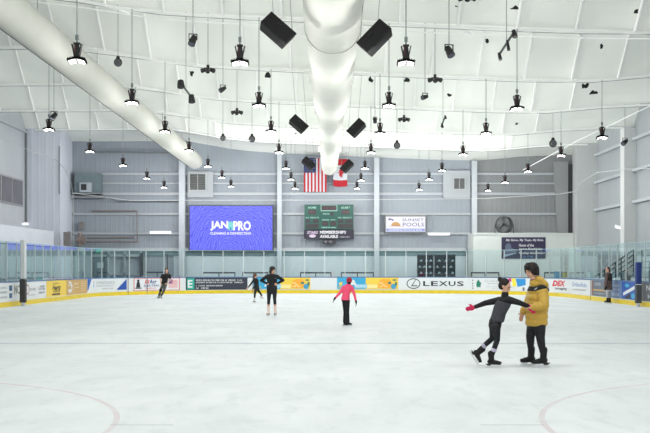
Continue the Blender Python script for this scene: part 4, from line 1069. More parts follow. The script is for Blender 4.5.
# stairs at far right
t = thing('staircase', 'black railed steps rising behind the right boards', 'stairs', (14.6, 47, 0))
st_m = mat('stair_grey', (120,122,126), .7); bk_ = mat('rail_black', (30,32,36), .5)
for i in range(8):
    obj('step', MB().bbox((13.5, 49.5-i*.9, 0), (15.9, 48.6-i*.9, .18*(i+1))), st_m, t)
for xr in (13.55, 15.85):
    b_ = MB(); pts = [(xr, 49.4-i*.9, .18*(i+1)+.95) for i in range(8)]
    for dz in (0,-.22,-.44,-.66): b_.tube([(x, y, z+dz) for x, y, z in (pts[0], pts[-1])], .028, 6)
    for i in range(0, 8, 1): b_.tube([(xr, pts[i][1], .18*(i+1)), pts[i]], .026, 6)
    obj('railing', b_, bk_, t)
t = thing('platform_railing', 'black level railing on the platform at the right edge', 'railing', (14.6, 40, 0))
obj('platform', MB().bbox((13.5,33,0),(15.9,42.3,1.44)), st_m, t)
b_ = MB()
for z in (1.6,1.85,2.1,2.35): b_.tube([(13.6,33,z),(13.6,42.2,z)], .022, 6)
for i in range(7): b_.tube([(13.6,33.1+i*1.5,1.44),(13.6,33.1+i*1.5,2.37)], .025, 6)
obj('rail', b_, bk_, t)
# bins and boxes glimpsed above the right boards
for (xa, xb, yt_, rgb, lab) in ((556,561.5,271.5,(70,130,165),'blue storage bin behind glass right of the DEX advertisement'),(562.5,567,272.5,(200,190,110),'pale yellow box behind glass on the right curve'),(590,600,272,(190,205,210),'pale crate behind glass left of the person in long coat'),(614,624,271.5,(175,200,205),'pale crate behind glass beside the steps')):
    d = 62.2 if xa < 580 else 50.5
    p0 = at(xa, 270, d); p1 = at(xb, yt_, d)
    t = thing('storage_box', lab, 'box', ((p0.x+p1.x)/2, d+.2, 0))
    m_ = mat('box_%d_%d_%d' % rgb, rgb, .6)
    o_ = MB().bbox((p0.x, d, 0), (p1.x, d+.5, p1.z-.05)); obj('box_body', o_, m_, t)
    obj('lid', MB().bbox((p0.x-.02, d-.02, p1.z-.05), (p1.x+.02, d+.52, p1.z)), m_, t)

# ================================================================== FLAGS
def flag(fn_mat, name, x0, x1, yt, yb, d, label, mats, sag=0, slant=0):
    a = at(x0, yb, d); b = at(x1, yt, d); W = b.x-a.x; Hh = b.z-a.z; nx, nz = 39, 30
    m = MB()
    def P3(u, v): return V((a.x+u*W+slant*(1-v)*W, d+.05*math.sin(u*9+v*2)*(1-v*.5), b.z-(1-v)*Hh-sag*math.sin(PI*u)*(1-v)))
    for j in range(nz+1):
        for i in range(nx+1): m.v.append(P3(i/nx, j/nz))
    for j in range(nz):
        for i in range(nx): m.f.append((j*(nx+1)+i, j*(nx+1)+i+1, (j+1)*(nx+1)+i+1, (j+1)*(nx+1)+i)); m.mi.append(fn_mat((i+.5)/nx, (j+.5)/nz))
    t = thing(name, label, 'flag', (a.x+W/2, d, a.z))
    o = obj('cloth', m, mats, t, True)
    s = o.modifiers.new('t', 'SOLIDIFY'); s.thickness = .006
    obj('pole', MB().cyl((a.x-.05, d, b.z+.02), (b.x+.05, d, b.z+.02), .02, n=8), steel, t)
    obj('hanging_cord', MB().tube([(a.x, d, b.z+.02), (a.x+.1, d, PZ(a.x)+.2)], .006, 5).tube([(b.x, d, b.z+.02), (b.x-.1, d, PZ(b.x)+.2)], .006, 5), steel, t)
    return t, P3
fr = mat('flag_red', (166,26,40), .8); fw = mat('flag_white', (186,190,198), .8); fb = mat('flag_navy', (26,34,84), .8)
def us(u, v):
    if u < .54 and v > .56: return 2
    return 0 if int(u*13) % 2 == 0 else 1
t, P3 = flag(us, 'striped_flag', 303.8, 326.5, 158, 192, 65.3, 'red white and blue striped flag hanging vertically left of the duct end', [fr, fw, fb])
m = MB()
for r in range(9):
    for c in range(6 if r % 2 == 0 else 5):
        u = (.05+.088*c+(.044 if r % 2 else 0)); v = .59+.045*r; p = P3(u, v)+V((0,-.012,0))
        pts = []
        for i in range(10):
            a_ = PI/2+PI*i/5; rr = .026 if i % 2 == 0 else .011; pts.append(p+V((rr*math.cos(a_), 0, rr*math.sin(a_))))
        m.add(pts, [tuple(range(10))])
obj('stars', m, fw, t)
t, P3 = flag(lambda u, v: 0 if (v < .25 or v > .75) else 1, 'leaf_flag', 333.3, 347.3, 159, 186, 65.3, 'red and white flag with red leaf hanging right of the duct end', [fr, fw], sag=.06)
leaf = [(0,1),(.12,.72),(.28,.8),(.22,.42),(.45,.62),(.5,.48),(.82,.52),(.74,.3),(.9,.2),(.48,-.14),(.54,-.32),(.08,-.24),(.06,-.7),(-.06,-.7),(-.08,-.24),(-.54,-.32),(-.48,-.14),(-.9,.2),(-.74,.3),(-.82,.52),(-.5,.48),(-.45,.62),(-.22,.42),(-.28,.8),(-.12,.72)]
m = MB(); cc = P3(.5, .5)
m.add([P3(.5+y*.28, .5+x*.2)+V((0,-.014,0)) for x, y in leaf], [tuple(range(len(leaf)))])
obj('leaf', m, fr, t)

# ================================================================== PEOPLE
skin_m = mat('skin', (214,166,140), .55, 0, .03, 8)
def head(mb, c, yaw, pitch, s=1.0):
    """yaw 0 looks at the viewer (-Y), +90deg looks to +X"""
    R = Rz(yaw) @ Rx(pitch)
    E = lambda x, y, z, a, b, d_: mb.ell(c+R @ (V((x, y, z))*s), a*s, b*s, d_*s, R)
    E(0,.012,.028,.075,.092,.088); E(0,-.022,-.045,.056,.062,.066); E(0,-.05,-.085,.03,.026,.022)
    E(0,-.092,-.018,.012,.018,.022); E(0,-.1,-.032,.015,.014,.01); E(0,-.078,.018,.05,.016,.012)
    E(-.077,.01,-.01,.012,.02,.032); E(.077,.01,-.01,.012,.02,.032); E(0,-.082,-.058,.024,.012,.007); E(0,-.08,-.068,.02,.012,.006)
    return R
def face_bits(parent, c, R, s, hair=(50,35,28)):
    for s_ in (-1, 1):
        obj('eye', MB().ell(c+R @ (V((s_*.03,-.077,.002))*s), .011*s, .007*s, .006*s, R), mat('eye_dark', (50,40,38), .3), parent)
        obj('eyebrow', MB().box(c+R @ (V((s_*.03,-.09,.022))*s), (.03*s,.008*s,.006*s), R), mat('hair_%d' % hair[0], hair, .7), parent)
    obj('mouth', MB().ell(c+R @ (V((0,-.09,-.064))*s), .02*s, .007*s, .006*s, R), mat('lip', (170,92,88), .5), parent)
def hand(mb, w, dr, pn, s=1.0, curl=.4, thumb=1, fat=1.0):
    """w wrist, dr pointing direction, pn palm normal"""
    dr = V(dr).normalized(); pn = V(pn); pn = (pn-dr*pn.dot(dr)).normalized(); sd = dr.cross(pn)*thumb
    R = Matrix((sd, dr, pn)).transposed()
    mb.ell(V(w)+dr*.045*s, .042*s*fat, .055*s, .017*s*fat, R); mb.limb([V(w)-dr*.02*s, V(w)+dr*.02*s], [.026*s*fat, .028*s*fat], 10)
    for i, L in enumerate((.068,.078,.072,.056)):
        b = V(w)+dr*.082*s+sd*(.031-.0205*i)*s; p = [b]; a = curl*.4; q = b
        for f, k_ in ((.45,1),(.32,2),(.23,2.6)):
            q = q+(dr*math.cos(a*k_)+pn*math.sin(a*k_))*L*f*s; p.append(q)
        mb.limb(p, [.0095*s*fat,.009*s*fat,.0085*s*fat,.007*s*fat], 8)
    b = V(w)+dr*.02*s+sd*.035*s; m1 = b+(dr*.6+sd*.7+pn*.2).normalized()*.04*s; m2 = m1+(dr*.85+sd*.35+pn*.4).normalized()*.032*s
    mb.limb([b-sd*.012*s, m1, m2], [.013*s*fat,.0105*s*fat,.0085*s*fat], 8)
def skate(root, ankle, toe_dir, up, s, boot_m, sole_m=None, L=.27, cuff=.14):
    """boot, sole and blade; ankle is the centre of the ankle joint"""
    t = V(toe_dir).normalized(); up = V(up); up = (up-t*up.dot(t)).normalized(); sd = t.cross(up)
    A = V(ankle); b_ = MB(); g = lambda x, z: A+t*x*s+up*z*s
    b_.limb([g(-.01, cuff), g(-.005, .03), g(0, -.02)], [.056*s, .052*s, .05*s], 12)
    R = Matrix((sd, t, up)).transposed()
    b_.ell(g(-.025,-.04), .037*s, .05*s, .045*s, R); b_.ell(g(.055,-.045), .042*s, .085*s, .035*s, R); b_.ell(g(.12,-.055), .042*s, .06*s, .028*s, R)
    b_.box(g(.05,-.07), (.07*s,.2*s,.02*s), R)
    o = organic('skate', b_, boot_m, root, .011*s, 3)
    m = MB(); m.box(g(-.045,-.093), (.05*s,.06*s,.03*s), R); m.box(g(.03,-.083), (.06*s,.26*s,.012*s), R)
    obj('sole', m, sole_m or mat('sole_dark', (40,36,36), .5), o)
    m = MB(); m.box(g(-.05,-.108), (.03*s,.06*s,.03*s), R); m.box(g(.10,-.103), (.03*s,.08*s,.03*s), R)
    pts = [(-.12,-.118),(-.11,-.142),(.15,-.142),(.18,-.122),(.17,-.110),(-.11,-.110)]
    m.prism(pts, -.004, .004, lambda u, v, w: g(u, v)+sd*w*s)
    obj('blade', m, mat('blade_steel', (236,240,243), .3, .1), o)
    return o
ANK = .142
TALL = {}
class Fig:
    def __init__(s, name, label, d, foot_px, group=None, vox=.011):
        s.d = d; x = (foot_px-CX)*d/F; s.t = thing(name, label, 'person', (x, d, 0)); s.body = MB(); s.vox = vox
    def J(s, px, py, dy=0): return at(px, py, s.d+dy)
    def skin(s): return organic('body', s.body, skin_m, s.t, s.vox, 3)
def sect(c, side, hw, fwd, hd): return (V(c), V(side)*hw, V(fwd)*hd)
def torso(mb, pts, side, fwd, fat=0):
    mb.loft([(V(c), V(side)*(hw+fat), V(fwd)*(hd+fat)) for c, hw, hd in pts], 22)
    c, hw, hd = pts[0]; mb.ell(c, hw*.9+fat, hd*.9+fat, .03); c, hw, hd = pts[-1]; mb.ell(c, hw*.9+fat, hd*.9+fat, .04)

black_f = mat('black_fabric', (17,18,21), .8, 0, .15, 20, .2, 40)
black2 = mat('black_leggings', (13,15,22), .7, 0, .1, 20)
boot_b = mat('boot_black', (12,12,14), .7)
boot_w = mat('boot_white', (228,218,214), .5)

# ---- 1. girl with grey vest, leading arm back
g = Fig('person', 'girl skater in black with grey vest and pink gloves, held by the arm', 15.6, 493, vox=.009)
J = g.J; hs = .93
sh_b = J(499.5,299.3,.04); sh_f = J(510,299.0,-.06); hip = J(495,324); waist = J(498.5,314); chest = J(503.5,303); neckb = J(505,297)
hc = J(505.2,286.2)
side = V((.55,-.83,.0)).normalized(); fwd = V((.83,.55,0)).normalized()
tors = [(J(494.6,326),.105,.088),(J(495.6,320),.108,.088),(waist,.098,.08),(J(501.5,307),.12,.095),(chest,.13,.10),(J(504.6,299),.11,.085)]
torso(g.body, tors, side, fwd, -.012)
g.body.limb([J(504.6,300), J(505,291)], [.05,.045]); Rh = head(g.body, hc, 1.05, .38, hs)
sb = J(499.8,300.2,.10); sf = J(508.5,299.8,-.1)
armb = [sb, J(485.5,303.0,.16), J(474,307.3,.2)]; armf = [sf, J(519,302.6,-.12), J(529.3,306.6,-.1)]
for a_ in (armb, armf): g.body.limb(a_, [.045,.034,.024])
kn1 = J(492.3,338.5,.1); an1 = J(478.6,350.5,.14)       # trailing leg
kn2 = J(497.3,339.5,-.06); an2 = J(491.5,357.0,-.08)     # standing leg
h1 = J(493.8,326.5,.08); h2 = J(496,326.5,-.08)
for L in ((h1,kn1,an1),(h2,kn2,an2)): g.body.limb(L, [.07,.045,.03])
hand(g.body, armb[2], (-.9,.15,-.25), (0,-1,-.1), .84, .5, 1); hand(g.body, armf[2], (.65,-.05,-.75), (0,1,0), .84, .5, 1)
g.skin()
m = MB(); torso(m, tors, side, fwd, .004); m.limb([J(504.6,300), J(505,295)], [.06,.056])
for a_ in (armb, armf): m.limb([a_[0], a_[0].lerp(a_[1],.5), a_[1], a_[1].lerp(a_[2],.9)], [.062,.054,.046,.034])
organic('jacket', m, black_f, g.t, .01, 3)
m = MB(); torso(m, [(J(496.6,321.5),.116,.094),(J(498.8,314),.108,.088),(J(501.8,307),.128,.102),(J(503.6,302.5),.125,.105)], side, fwd, .016)
organic('vest_panel', m, mat('charcoal_quilt', (58,60,68), .8, 0, .12, 30, .4, 25), g.t, .01, 2)
m = MB(); m.limb([J(504.8,297.5), J(505,294)], [.066,.058]); organic('collar', m, black_f, g.t, .009, 2)
m = MB(); m.loft([sect(J(496.3,320),side,.105,fwd,.088), sect(J(495,326),side,.11,fwd,.094), sect(J(494.8,329),side,.10,fwd,.085)], 20)
for (a_, b_, c_) in ((h1,kn1,an1),(h2,kn2,an2)): m.limb([a_, a_.lerp(b_,.5), b_, b_.lerp(c_,.4), c_], [.076,.062,.046,.044,.033])
organic('leggings', m, black2, g.t, .009, 3)
pk = mat('glove_pink', (214,30,90), .7, 0, .1, 30)
for nm, w_, dr, pn in (('glove', armb[2], (-.9,.15,-.25), (0,-1,-.1)), ('glove', armf[2], (.65,-.05,-.75), (0,1,0))):
    m = MB(); hand(m, w_, dr, pn, .88, .5, 1, 1.3); organic(nm, m, pk, g.t, .006, 2)
for an in (an1, an2):
    m = MB(); up = (kn1-an1 if an is an1 else kn2-an2).normalized(); m.cyl(an+up*.085, an+up*.14, .045, .047, 14); o = organic('ankle_warmer', m, mat('sock_lilac', (190,185,210), .8), g.t, .008, 2)
skate(g.t, an1+V((-.0,0,-.03)), (.52,-.05,-.80), (.85,0,.5), .92, boot_b, cuff=.09)
a2 = V((an2.x, an2.y, ANK*.92)); skate(g.t, a2, (.97,-.2,0), (0,0,1), .92, boot_b, cuff=.1)
hair_b = mat('hair_dark_brown', (27,18,15), .75, 0, .25, 30, .4, 60)
m = MB(); m.ell(hc+Rh @ V((0,.030,.038)), .083, .092, .088, Rh); m.ell(hc+Rh @ V((0,.045,-.01)), .072, .07, .07, Rh); organic('hair', m, hair_b, g.t, .008, 2)
m = MB(); m.ell(hc+Rh @ V((0,.12,.07)), .042); organic('hair_bun', m, hair_b, g.t, .008, 2)
face_bits(g.t, hc, Rh, hs)

# ---- 2. coach in mustard coat
g = Fig('person', 'person in long mustard puffer coat holding the girl by the arm', 15.7, 537, vox=.009)
J = g.J; hc = J(531.3,270.6); hs = 1.0
side = V((.42,-.91,0)).normalized(); fwd = V((-.91,-.42,0)).normalized()
tors = [(J(536.6,325),.15,.12),(J(536.8,320),.16,.13),(J(537,312),.15,.12),(J(537.6,302),.16,.13),(J(537.5,292),.175,.125),(J(537,287),.14,.1)]
torso(g.body, tors, side, fwd, -.02)
g.body.limb([J(536.5,288), J(533.3,278)], [.06,.055]); Rh = head(g.body, hc, -1.15, .28, hs)
s_n = J(542.3,290.5,-.17); s_f = J(533.5,290.0,.17)
armn = [s_n, J(544.5,305.5,-.26), J(533.2,307.4,-.22)]; armf = [s_f, J(528.2,303,.2), J(522.8,312.4,.12)]
for a_ in (armn, armf): g.body.limb(a_, [.05,.04,.028])
k1 = J(530.3,336,.0); a1 = J(530.8,352.5,.12); k2 = J(540.4,337.5,-.12); a2_ = J(543.2,356.2,-.1)
h1 = J(533,326,.09); h2 = J(539.6,326,-.09)
for L in ((h1,k1,a1),(h2,k2,a2_)): g.body.limb([L[0], L[1], L[2]], [.085,.055,.036])
hand(g.body, armn[2], (-.85,.15,.12), (0,.6,-.6), 1.0, .9, -1); hand(g.body, armf[2], (-.3,-.1,-.9), (.3,-.9,0), 1.0, .55, 1)
g.skin()
mus = mat('mustard_nylon', (196,158,62), .45, 0, .08, 12, .35, 22)
m = MB(); secs = []
zs = [(536.3,326.0,.185,.165),(536.5,318,.19,.17),(537,308,.185,.165),(537.6,298,.195,.165),(538,291,.185,.15),(537.6,287,.15,.12)]
N = 44
for i in range(N+1):
    f = i/N*(len(zs)-1); a_ = min(int(f), len(zs)-2); f -= a_; z0, z1 = zs[a_], zs[a_+1]
    px, py, hw, hd = [z0[q_]+(z1[q_]-z0[q_])*f for q_ in range(4)]
    pf = .018*abs(math.sin(PI*(326-py)/6.4))**.6
    secs.append((J(px, py), side*(hw+pf-.012), fwd*(hd+pf-.012)))
m.loft(secs, 28)
def puff_arm(m, pts, r0, r1, n=7):
    L = []
    tot = [(pts[0], pts[1]), (pts[1], pts[2])]
    for (a_, b_) in tot:
        st = max(2, int((b_-a_).length/.03))
        for i in range(st): L.append(a_.lerp(b_, i/st))
    L.append(pts[2]); K = len(L)
    for i, p in enumerate(L):
        f = i/(K-1); r = r0+(r1-r0)*f+.010*abs(math.sin(PI*f*n)); 
        if i: m.cyl(L[i-1], p, rp, r, 14)
        m.ell(p, r, nu=12, nv=8); rp = r
puff_arm(m, armn[:2]+[armn[1].lerp(armn[2],.93)], .085, .058); puff_arm(m, armf[:2]+[armf[1].lerp(armf[2],.93)], .085, .056)
organic('coat', m, mus, g.t, .010, 2)
m = MB(); m.ell(J(541.4,283.8,.0), .125, .14, .085, Ry(.45)); m.ell(J(539.8,280.3,0), .105, .135, .065, Ry(.55)); m.ell(J(535.4,284.6,-.0), .085, .105, .05, Ry(.3)); organic('hood', m, mus, g.t, .01, 3)
m = MB(); m.loft([(J(538.2,290.8), side*.197, fwd*.170), (J(538.2,288.2), side*.18, fwd*.15), (J(537.4,286.2), side*.145, fwd*.118)], 24)
m.ell(s_n+V((-.01,.0,.03)), .088, .085, .065); m.ell(s_f+V((0,0,.03)), .088, .085, .06); organic('black_yoke', m, black_f, g.t, .01, 2)['label'] = 'black shoulder yoke'
lg = J(535.8,289.2,-.292); m = MB(); 
for i in range(3): m.box(lg+V((.012*i-.01,0,.010*i)), (.034-.006*i,.012,.008))
obj('chest_mark', m, fw, g.t)
m = MB(); m.limb([J(536.0,287.5,-.0), J(534.6,283.2)], [.095,.086]); organic('coat_collar', m, mus, g.t, .009, 2)
m = MB(); m.limb([J(534.8,284.5), J(533.7,280.8)], [.074,.062]); organic('neck_gaiter', m, black_f, g.t, .009, 2)
m = MB(); m.loft([sect(J(536.6,322),side,.15,fwd,.13), sect(J(536.5,329),side,.155,fwd,.125)], 20)
for (a_, b_, c_) in ((h1,k1,a1),(h2,k2,a2_)): m.limb([a_, a_.lerp(b_,.5), b_, b_.lerp(c_,.35), b_.lerp(c_,.84)], [.10,.088,.072,.064,.045])
organic('trousers', m, mat('black_track_pants', (17,18,23), .7, 0, .15, 15, .5, 14), g.t, .010, 2)
for an, td in ((a1, (-.97,-.22,0)), (a2_, (-.96,-.28,0))): skate(g.t, V((an.x, an.y, ANK*1.08)), td, (0,0,1), 1.08, boot_b, cuff=.115)
hair2 = mat('hair_black_brown', (24,15,12), .75, 0, .3, 30, .5, 60)
m = MB(); m.ell(hc+Rh @ V((0,.02,.05)), .102, .11, .085, Rh); m.ell(hc+Rh @ V((0,.055,-.01)), .09, .075, .085, Rh)
for x in (-.084,.084): m.ell(hc+Rh @ V((x,-.012,.012)), .026, .062, .072, Rh); m.ell(hc+Rh @ V((x,.03,-.04)), .022, .05, .05, Rh)
for x in (-.06,-.03,0,.03,.06): m.limb([hc+Rh @ V((x*.5,-.03,.122)), hc+Rh @ V((x*.9,-.078+abs(x)*.2,.088)), hc+Rh @ V((x*1.15,-.088+abs(x)*.35,.042+abs(x)*.1))], [.022,.017,.008], 8)
for i in range(9):
    a_ = PI*(.02+.96*i/8); e_ = V((.092*math.cos(a_), .02+.085*math.sin(a_), -.03)); m.limb([hc+Rh @ (e_+V((0,0,.06))), hc+Rh @ e_, hc+Rh @ (e_*1.02+V((0,0,-.05-.015*(i%2))))], [.028,.024,.010], 8)
organic('hair', m, hair2, g.t, .008, 2)
face_bits(g.t, hc, Rh, hs)

# ---- generic smaller figures
def simple(label, d, footpx, hc_px, yaw, pitch, s, spec, vox=.013):
    g = Fig('person', label, d, footpx, vox=vox); J = g.J; hc = J(*hc_px)
    g.hc = hc; g.s = s
    side, fwd = spec['side'], spec['fwd']
    tor = [(J(px, py, *( [z[0]] if z else [] )), hw*s, hd*s) for px, py, hw, hd, *z in spec['torso']]
    torso(g.body, tor, side, fwd, -.012*s)
    g.body.limb([tor[-1][0], hc-V((0,0,.08*s))], [.055*s,.05*s]); g.R = head(g.body, hc, yaw, pitch, s*.97)
    A = [[J(*p) for p in a_] for a_ in spec['arms']]; L = [[J(*p) for p in l_] for l_ in spec['legs']]
    for a_ in A: g.body.limb(a_, [.045*s,.036*s,.026*s])
    for l_ in L: g.body.limb(l_, [.075*s,.05*s,.034*s])
    for a_, (dr, pn, th) in zip(A, spec['hands']): hand(g.body, a_[2], dr, pn, s, .5, th)
    g.skin()
    m = MB(); torso(m, tor, side, fwd, spec.get('fat', .008)*s)
    sl = spec.get('sleeve', 1.0)
    for a_ in A:
        if sl >= 1: m.limb([a_[0], a_[1], a_[1].lerp(a_[2], .92)], [.064*s,.05*s,.038*s])
        elif sl > 0: m.limb([a_[0], a_[0].lerp(a_[1], sl)], [.07*s,.062*s])
    organic(spec.get('topname', 'jacket'), m, spec['top'], g.t, vox, 2)
    m = MB(); c0 = tor[0][0]; c1 = tor[1][0]; m.loft([(c1, side*(tor[1][1]), fwd*(tor[1][2])), (c0, side*(tor[0][1]), fwd*tor[0][2]), (c0-V((0,0,.05*s)), side*(tor[0][1]*.9), fwd*tor[0][2]*.9)], 18)
    lr = spec.get('leg_r', [.095,.062,.045])
    le = spec.get('leg_end', 1.0)
    for l_ in L: m.limb([l_[0], l_[1], l_[1].lerp(l_[2], le)], [lr[0]*s, lr[1]*s, (lr[1]+(lr[2]-lr[1])*le)*s])
    organic(spec.get('legname', 'trousers'), m, spec['bottom'], g.t, vox, 2)
    for l_, (td, up) in zip(L, spec['feet']):
        an = l_[2] if spec.get('free') and l_ is L[1] else V((l_[2].x, l_[2].y, ANK*s*.97))
        skate(g.t, an, td, up, s*.97, spec['boot'], spec.get('sole'), cuff=spec.get('cuff', .1))
    g.A, g.L, g.J = A, L, J
    return g
sx = V((1,0,0)); fy = V((0,-1,0))
# 3. standing woman, hands on hips
g = simple('woman in black standing with hands on hips, in white skates', 32.5, 272, (272.6,270.2), .75, 0, 1.0, dict(side=sx, fwd=fy,
    torso=[(271.8,291,.155,.11),(271.9,288,.165,.12),(271.9,283.5,.14,.10),(272,279,.165,.115),(272,276,.18,.11),(272.2,274.6,.12,.08)],
    arms=[[(267.2,276.2),(261.2,280.5,.12),(267.6,284,-.05)],[(276.8,276.2),(283.2,280.3,.12),(276.8,283.8,-.05)]],
    hands=[((.6,-.3,-.5),(.6,.6,0),1),((-.6,-.3,-.5),(-.6,.6,0),-1)],
    legs=[[(269.3,291),(268.8,299.5,-.03),(268.4,309)],[(274.5,291),(274.7,299.5,-.03),(275.2,309)]],
    top=mat('black_hoodie', (24,25,28), .85, 0, .12, 12), topname='hooded_jacket', bottom=black2, legname='leggings', boot=mat('boot_blush', (236,214,208), .5), feet=[((-.25,-.95,0),(0,0,1)),((.25,-.95,0),(0,0,1))], cuff=.34, leg_end=.42, leg_r=[.09,.058,.045], fat=.014))
m = MB(); m.ell(g.hc+g.R @ V((0,.015,.05)), .102,.11,.09,g.R); m.ell(g.hc+g.R @ V((0,.055,-.04)), .10,.075,.10,g.R); m.ell(g.hc+g.R @ V((-.085,.0,-.02)), .03,.05,.09,g.R); organic('hair', m, mat('hair_near_black', (34,30,30), .6, 0, .2, 20), g.t, .012, 2)
m = MB(); m.ell(g.J(272,275.2,.06), .11,.09,.06); organic('hood', m, MATS['black_hoodie'], g.t, .012, 2); face_bits(g.t, g.hc, g.R, .97)
m = MB(); m.box(g.J(275.3,278.5,-.125), (.05,.01,.02)); obj('chest_mark', m, M('banner_grey', (95,105,128)), g.t)
# 4. child in pink, from behind
pinkm = mat('pink_top', (252,84,124), .7, 0, .05, 12)
g = simple('child in bright pink top and black trousers skating away', 26.6, 346.5, (349.3,281.6), PI-.15, .2, .80, dict(side=sx, fwd=fy,
    torso=[(345.4,300,.14,.12),(345.5,298,.135,.11),(346.2,294,.12,.10),(347.2,290,.14,.11),(347.8,287,.155,.11),(348.2,285,.10,.09)],
    arms=[[(343.9,287.2),(339.6,293.2),(335.0,298.2,-.05)],[(351.7,287.4),(354.4,294.4),(356,301.4,-.05)]],
    hands=[((-.5,0,-.75),(.6,0,-.3),1),((.1,0,-1),(-1,0,0),-1)],
    legs=[[(344.9,301),(345.4,312,.0),(345.2,321.5,.05)],[(347.0,301),(347.2,312,-.05),(347.3,322.8,-.06)]],
    top=pinkm, topname='pink_top', bottom=mat('black_flared', (14,16,23), .8, 0, .1), boot=boot_b, feet=[((.85,.5,0),(0,0,1)),((.9,-.25,0),(0,0,1))], leg_r=[.105,.072,.082], cuff=.06), vox=.011)
for i, (dr, pn, th) in enumerate([((-.5,0,-.75),(.6,0,-.3),1),((.1,0,-1),(-1,0,0),-1)]):
    m = MB(); hand(m, g.A[i][2], dr, pn, .86, .5, th, 1.3); organic('glove', m, black_f, g.t, .008, 2)
m = MB(); m.ell(g.hc+g.R @ V((0,.018,.04)), .082,.09,.078,g.R); m.ell(g.hc+g.R @ V((0,.03,.0)), .075,.07,.06,g.R); organic('red_cap', m, mat('cap_red', (170,40,56), .8, 0, .15, 25), g.t, .011, 2)
m = MB(); m.ell(g.hc+g.R @ V((0,.06,-.045)), .05,.035,.04,g.R); organic('hair', m, hair_b, g.t, .011, 2); face_bits(g.t, g.hc, g.R, .78)
# 5. small skater in black, one leg back
g = simple('small skater in black gliding on one leg left of the standing woman', 44.8, 255, (255.2,275.6), 2.2, .15, .80, dict(side=V((.8,.6,0)), fwd=V((.6,-.8,0)),
    torso=[(256.8,289.5,.16,.13),(256.6,287.5,.15,.12),(256.5,285,.13,.11),(256.2,282,.15,.12),(255.8,280,.165,.12),(255.5,278.7,.11,.09)],
    arms=[[(253.7,280.2,-.1),(250.8,284.2,-.1),(248.2,287.4,-.1)],[(257.8,280.4,.1),(255.2,285.5,.2),(252.6,289.2,.2)]],
    hands=[((-.5,0,-.6),(0,-1,0),1),((-.5,0,-.6),(0,-1,0),-1)],
    legs=[[(255.6,290,-.05),(254.8,294.6,-.1),(254.5,299.3,-.1)],[(257.8,290,.05),(260.2,293,.1),(261.8,296.0,.2)]],
    top=black_f, topname='jacket', bottom=black2, boot=boot_w, feet=[((-.6,.7,0),(0,0,1)),((.85,.1,-.35),(.3,0,.9))], free=True, cuff=.1), vox=.012)
m = MB(); m.ell(g.hc+g.R @ V((0,.02,.03)), .085,.092,.085,g.R); m.ell(g.hc+g.R @ V((0,.07,-.05)), .05,.05,.1,g.R); organic('hair', m, mat('hair_auburn', (96,62,48), .6, 0, .2, 20), g.t, .012, 2); face_bits(g.t, g.hc, g.R, .78, (50,36,30))
# 6. skater in T-shirt
g = simple('skater in black T-shirt and grey trousers leaning by the left boards', 50.6, 160, (166.6,270.4), .15, .1, 1.0, dict(side=sx, fwd=fy,
    torso=[(164.2,283.8,.16,.12),(164.5,282,.155,.12),(165,279.5,.15,.11),(165.6,276.8,.175,.12),(166,274.9,.19,.12),(166.3,273.9,.11,.08)],
    arms=[[(162.4,275.2),(160.6,279.4,-.1),(160.8,283.2,-.25)],[(169.7,275.2),(170.4,280.0,-.05),(167.8,283.4,-.28)]],
    hands=[((.2,-.3,-.8),(.8,-.3,0),1),((-.8,-.3,-.2),(0,1,0),-1)],
    legs=[[(162.9,284.5),(160.8,290,-.12),(158.9,295.8,0)],[(165.6,284.5),(164.2,290.2,-.15),(161.3,295.8,-.05)]],
    top=black_f, topname='t_shirt', sleeve=.6, bottom=mat('grey_trousers', (84,88,84), .8, 0, .1, 10), boot=mat('boot_grey', (150,150,152), .5), feet=[((-.3,-.95,0),(0,0,1)),((-.1,-.95,0),(0,0,1))], leg_r=[.09,.066,.05], cuff=.08), vox=.014)
m = MB(); m.ell(g.hc+g.R @ V((0,.025,.05)), .09,.098,.085,g.R); m.ell(g.hc+g.R @ V((0,.045,0)), .088,.07,.09,g.R); organic('hair', m, mat('hair_brown_tied', (92,66,54), .6, 0, .2, 20), g.t, .013, 2); face_bits(g.t, g.hc, g.R, .97)
m = MB(); m.ell(g.L[0][1], .085,.09,.1); organic('knee_pad', m, black_f, g.t, .013, 2)
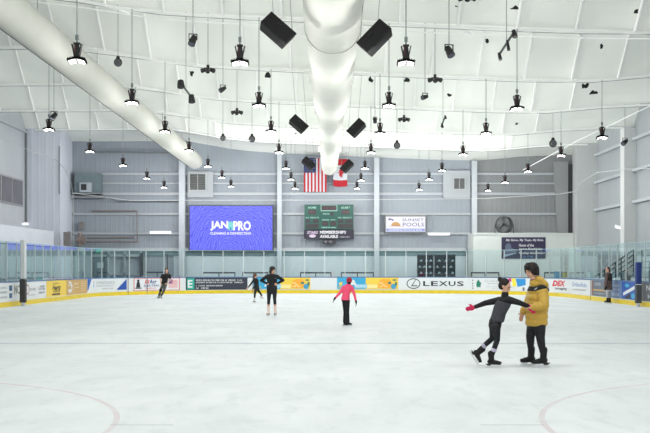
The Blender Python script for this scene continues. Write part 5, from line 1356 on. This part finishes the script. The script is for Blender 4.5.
# 7. person in long patterned coat at right
coat_b = mat('coat_brown', (88,72,68), .9, 0, .35, 9)
g = simple('person in long mottled brown coat standing by the right boards', 43.9, 609, (607.6,269.4), -1.3, .1, 1.0, dict(side=V((.3,-.95,0)), fwd=V((-.95,-.3,0)),
    torso=[(608.2,289.8,.21,.17),(608.1,286,.2,.165),(608.3,281,.19,.15),(608.6,277,.19,.145),(608.6,274.6,.18,.13),(608.3,273,.11,.09)],
    arms=[[(606.8,275.4,-.17),(606.9,281,-.24),(606.2,286.4,-.27)],[(609.8,275.4,.17),(609.4,281,.22),(607.5,286,.2)]],
    hands=[((-.2,0,-.9),(-.3,.8,0),1),((-.2,0,-.9),(-.3,-.8,0),-1)],
    legs=[[(607.6,290,-.07),(607.6,294.6,-.1),(607.4,299.6,-.08)],[(609.2,290,.07),(609.5,294.6,.04),(609.7,299.6,.06)]],
    top=coat_b, topname='long_coat', bottom=mat('pale_leggings', (182,186,192), .8), legname='leggings', boot=boot_b, feet=[((-.95,-.25,0),(0,0,1)),((-.95,-.25,0),(0,0,1))], leg_end=.5, leg_r=[.095,.06,.05], cuff=.3, fat=.01), vox=.014)
m = MB(); m.ell(g.hc+g.R @ V((0,.03,.03)), .088,.095,.09,g.R); m.ell(g.hc+g.R @ V((0,.06,-.06)), .075,.055,.09,g.R); organic('hair', m, mat('hair_dark_long', (66,46,40), .6, 0, .2, 20), g.t, .013, 2)
m = MB(); m.ell(g.J(609.2,274.6,-.02), .15,.17,.07); m.ell(g.J(609.8,278,-.16), .10,.07,.16); organic('fur_collar', m, mat('fur_black', (38,32,32), .95, 0, .3, 30), g.t, .014, 2); face_bits(g.t, g.hc, g.R, .97)
for i in range(2):
    m = MB(); hand(m, g.A[i][2], (-.2,0,-.9), (-.3,.8,0), 1.05, .5, 1, 1.25); organic('glove', m, black_f, g.t, .01, 2)

# ================================================================== CAMERA, WORLD
cam = bpy.data.cameras.new('camera'); cam.sensor_width = 36; cam.lens = F/650*36; cam.shift_x = -(CX-325)/650; cam.shift_y = (HY-216.5)/650
cam.clip_end = 300; cam.clip_start = .05
co_ = bpy.data.objects.new('camera', cam); C.objects.link(co_); co_.location = (0, 0, H); co_.rotation_euler = (PI/2, 0, 0)
bpy.context.scene.camera = co_
w = bpy.data.worlds.new('world'); bpy.context.scene.world = w; w.use_nodes = True
w.node_tree.nodes['Background'].inputs[0].default_value = (.8,.88,1,1); w.node_tree.nodes['Background'].inputs[1].default_value = .3
vs = bpy.context.scene.view_settings
vs.view_transform = 'Standard'; vs.look = 'None'; vs.exposure = 0; vs.gamma = 1
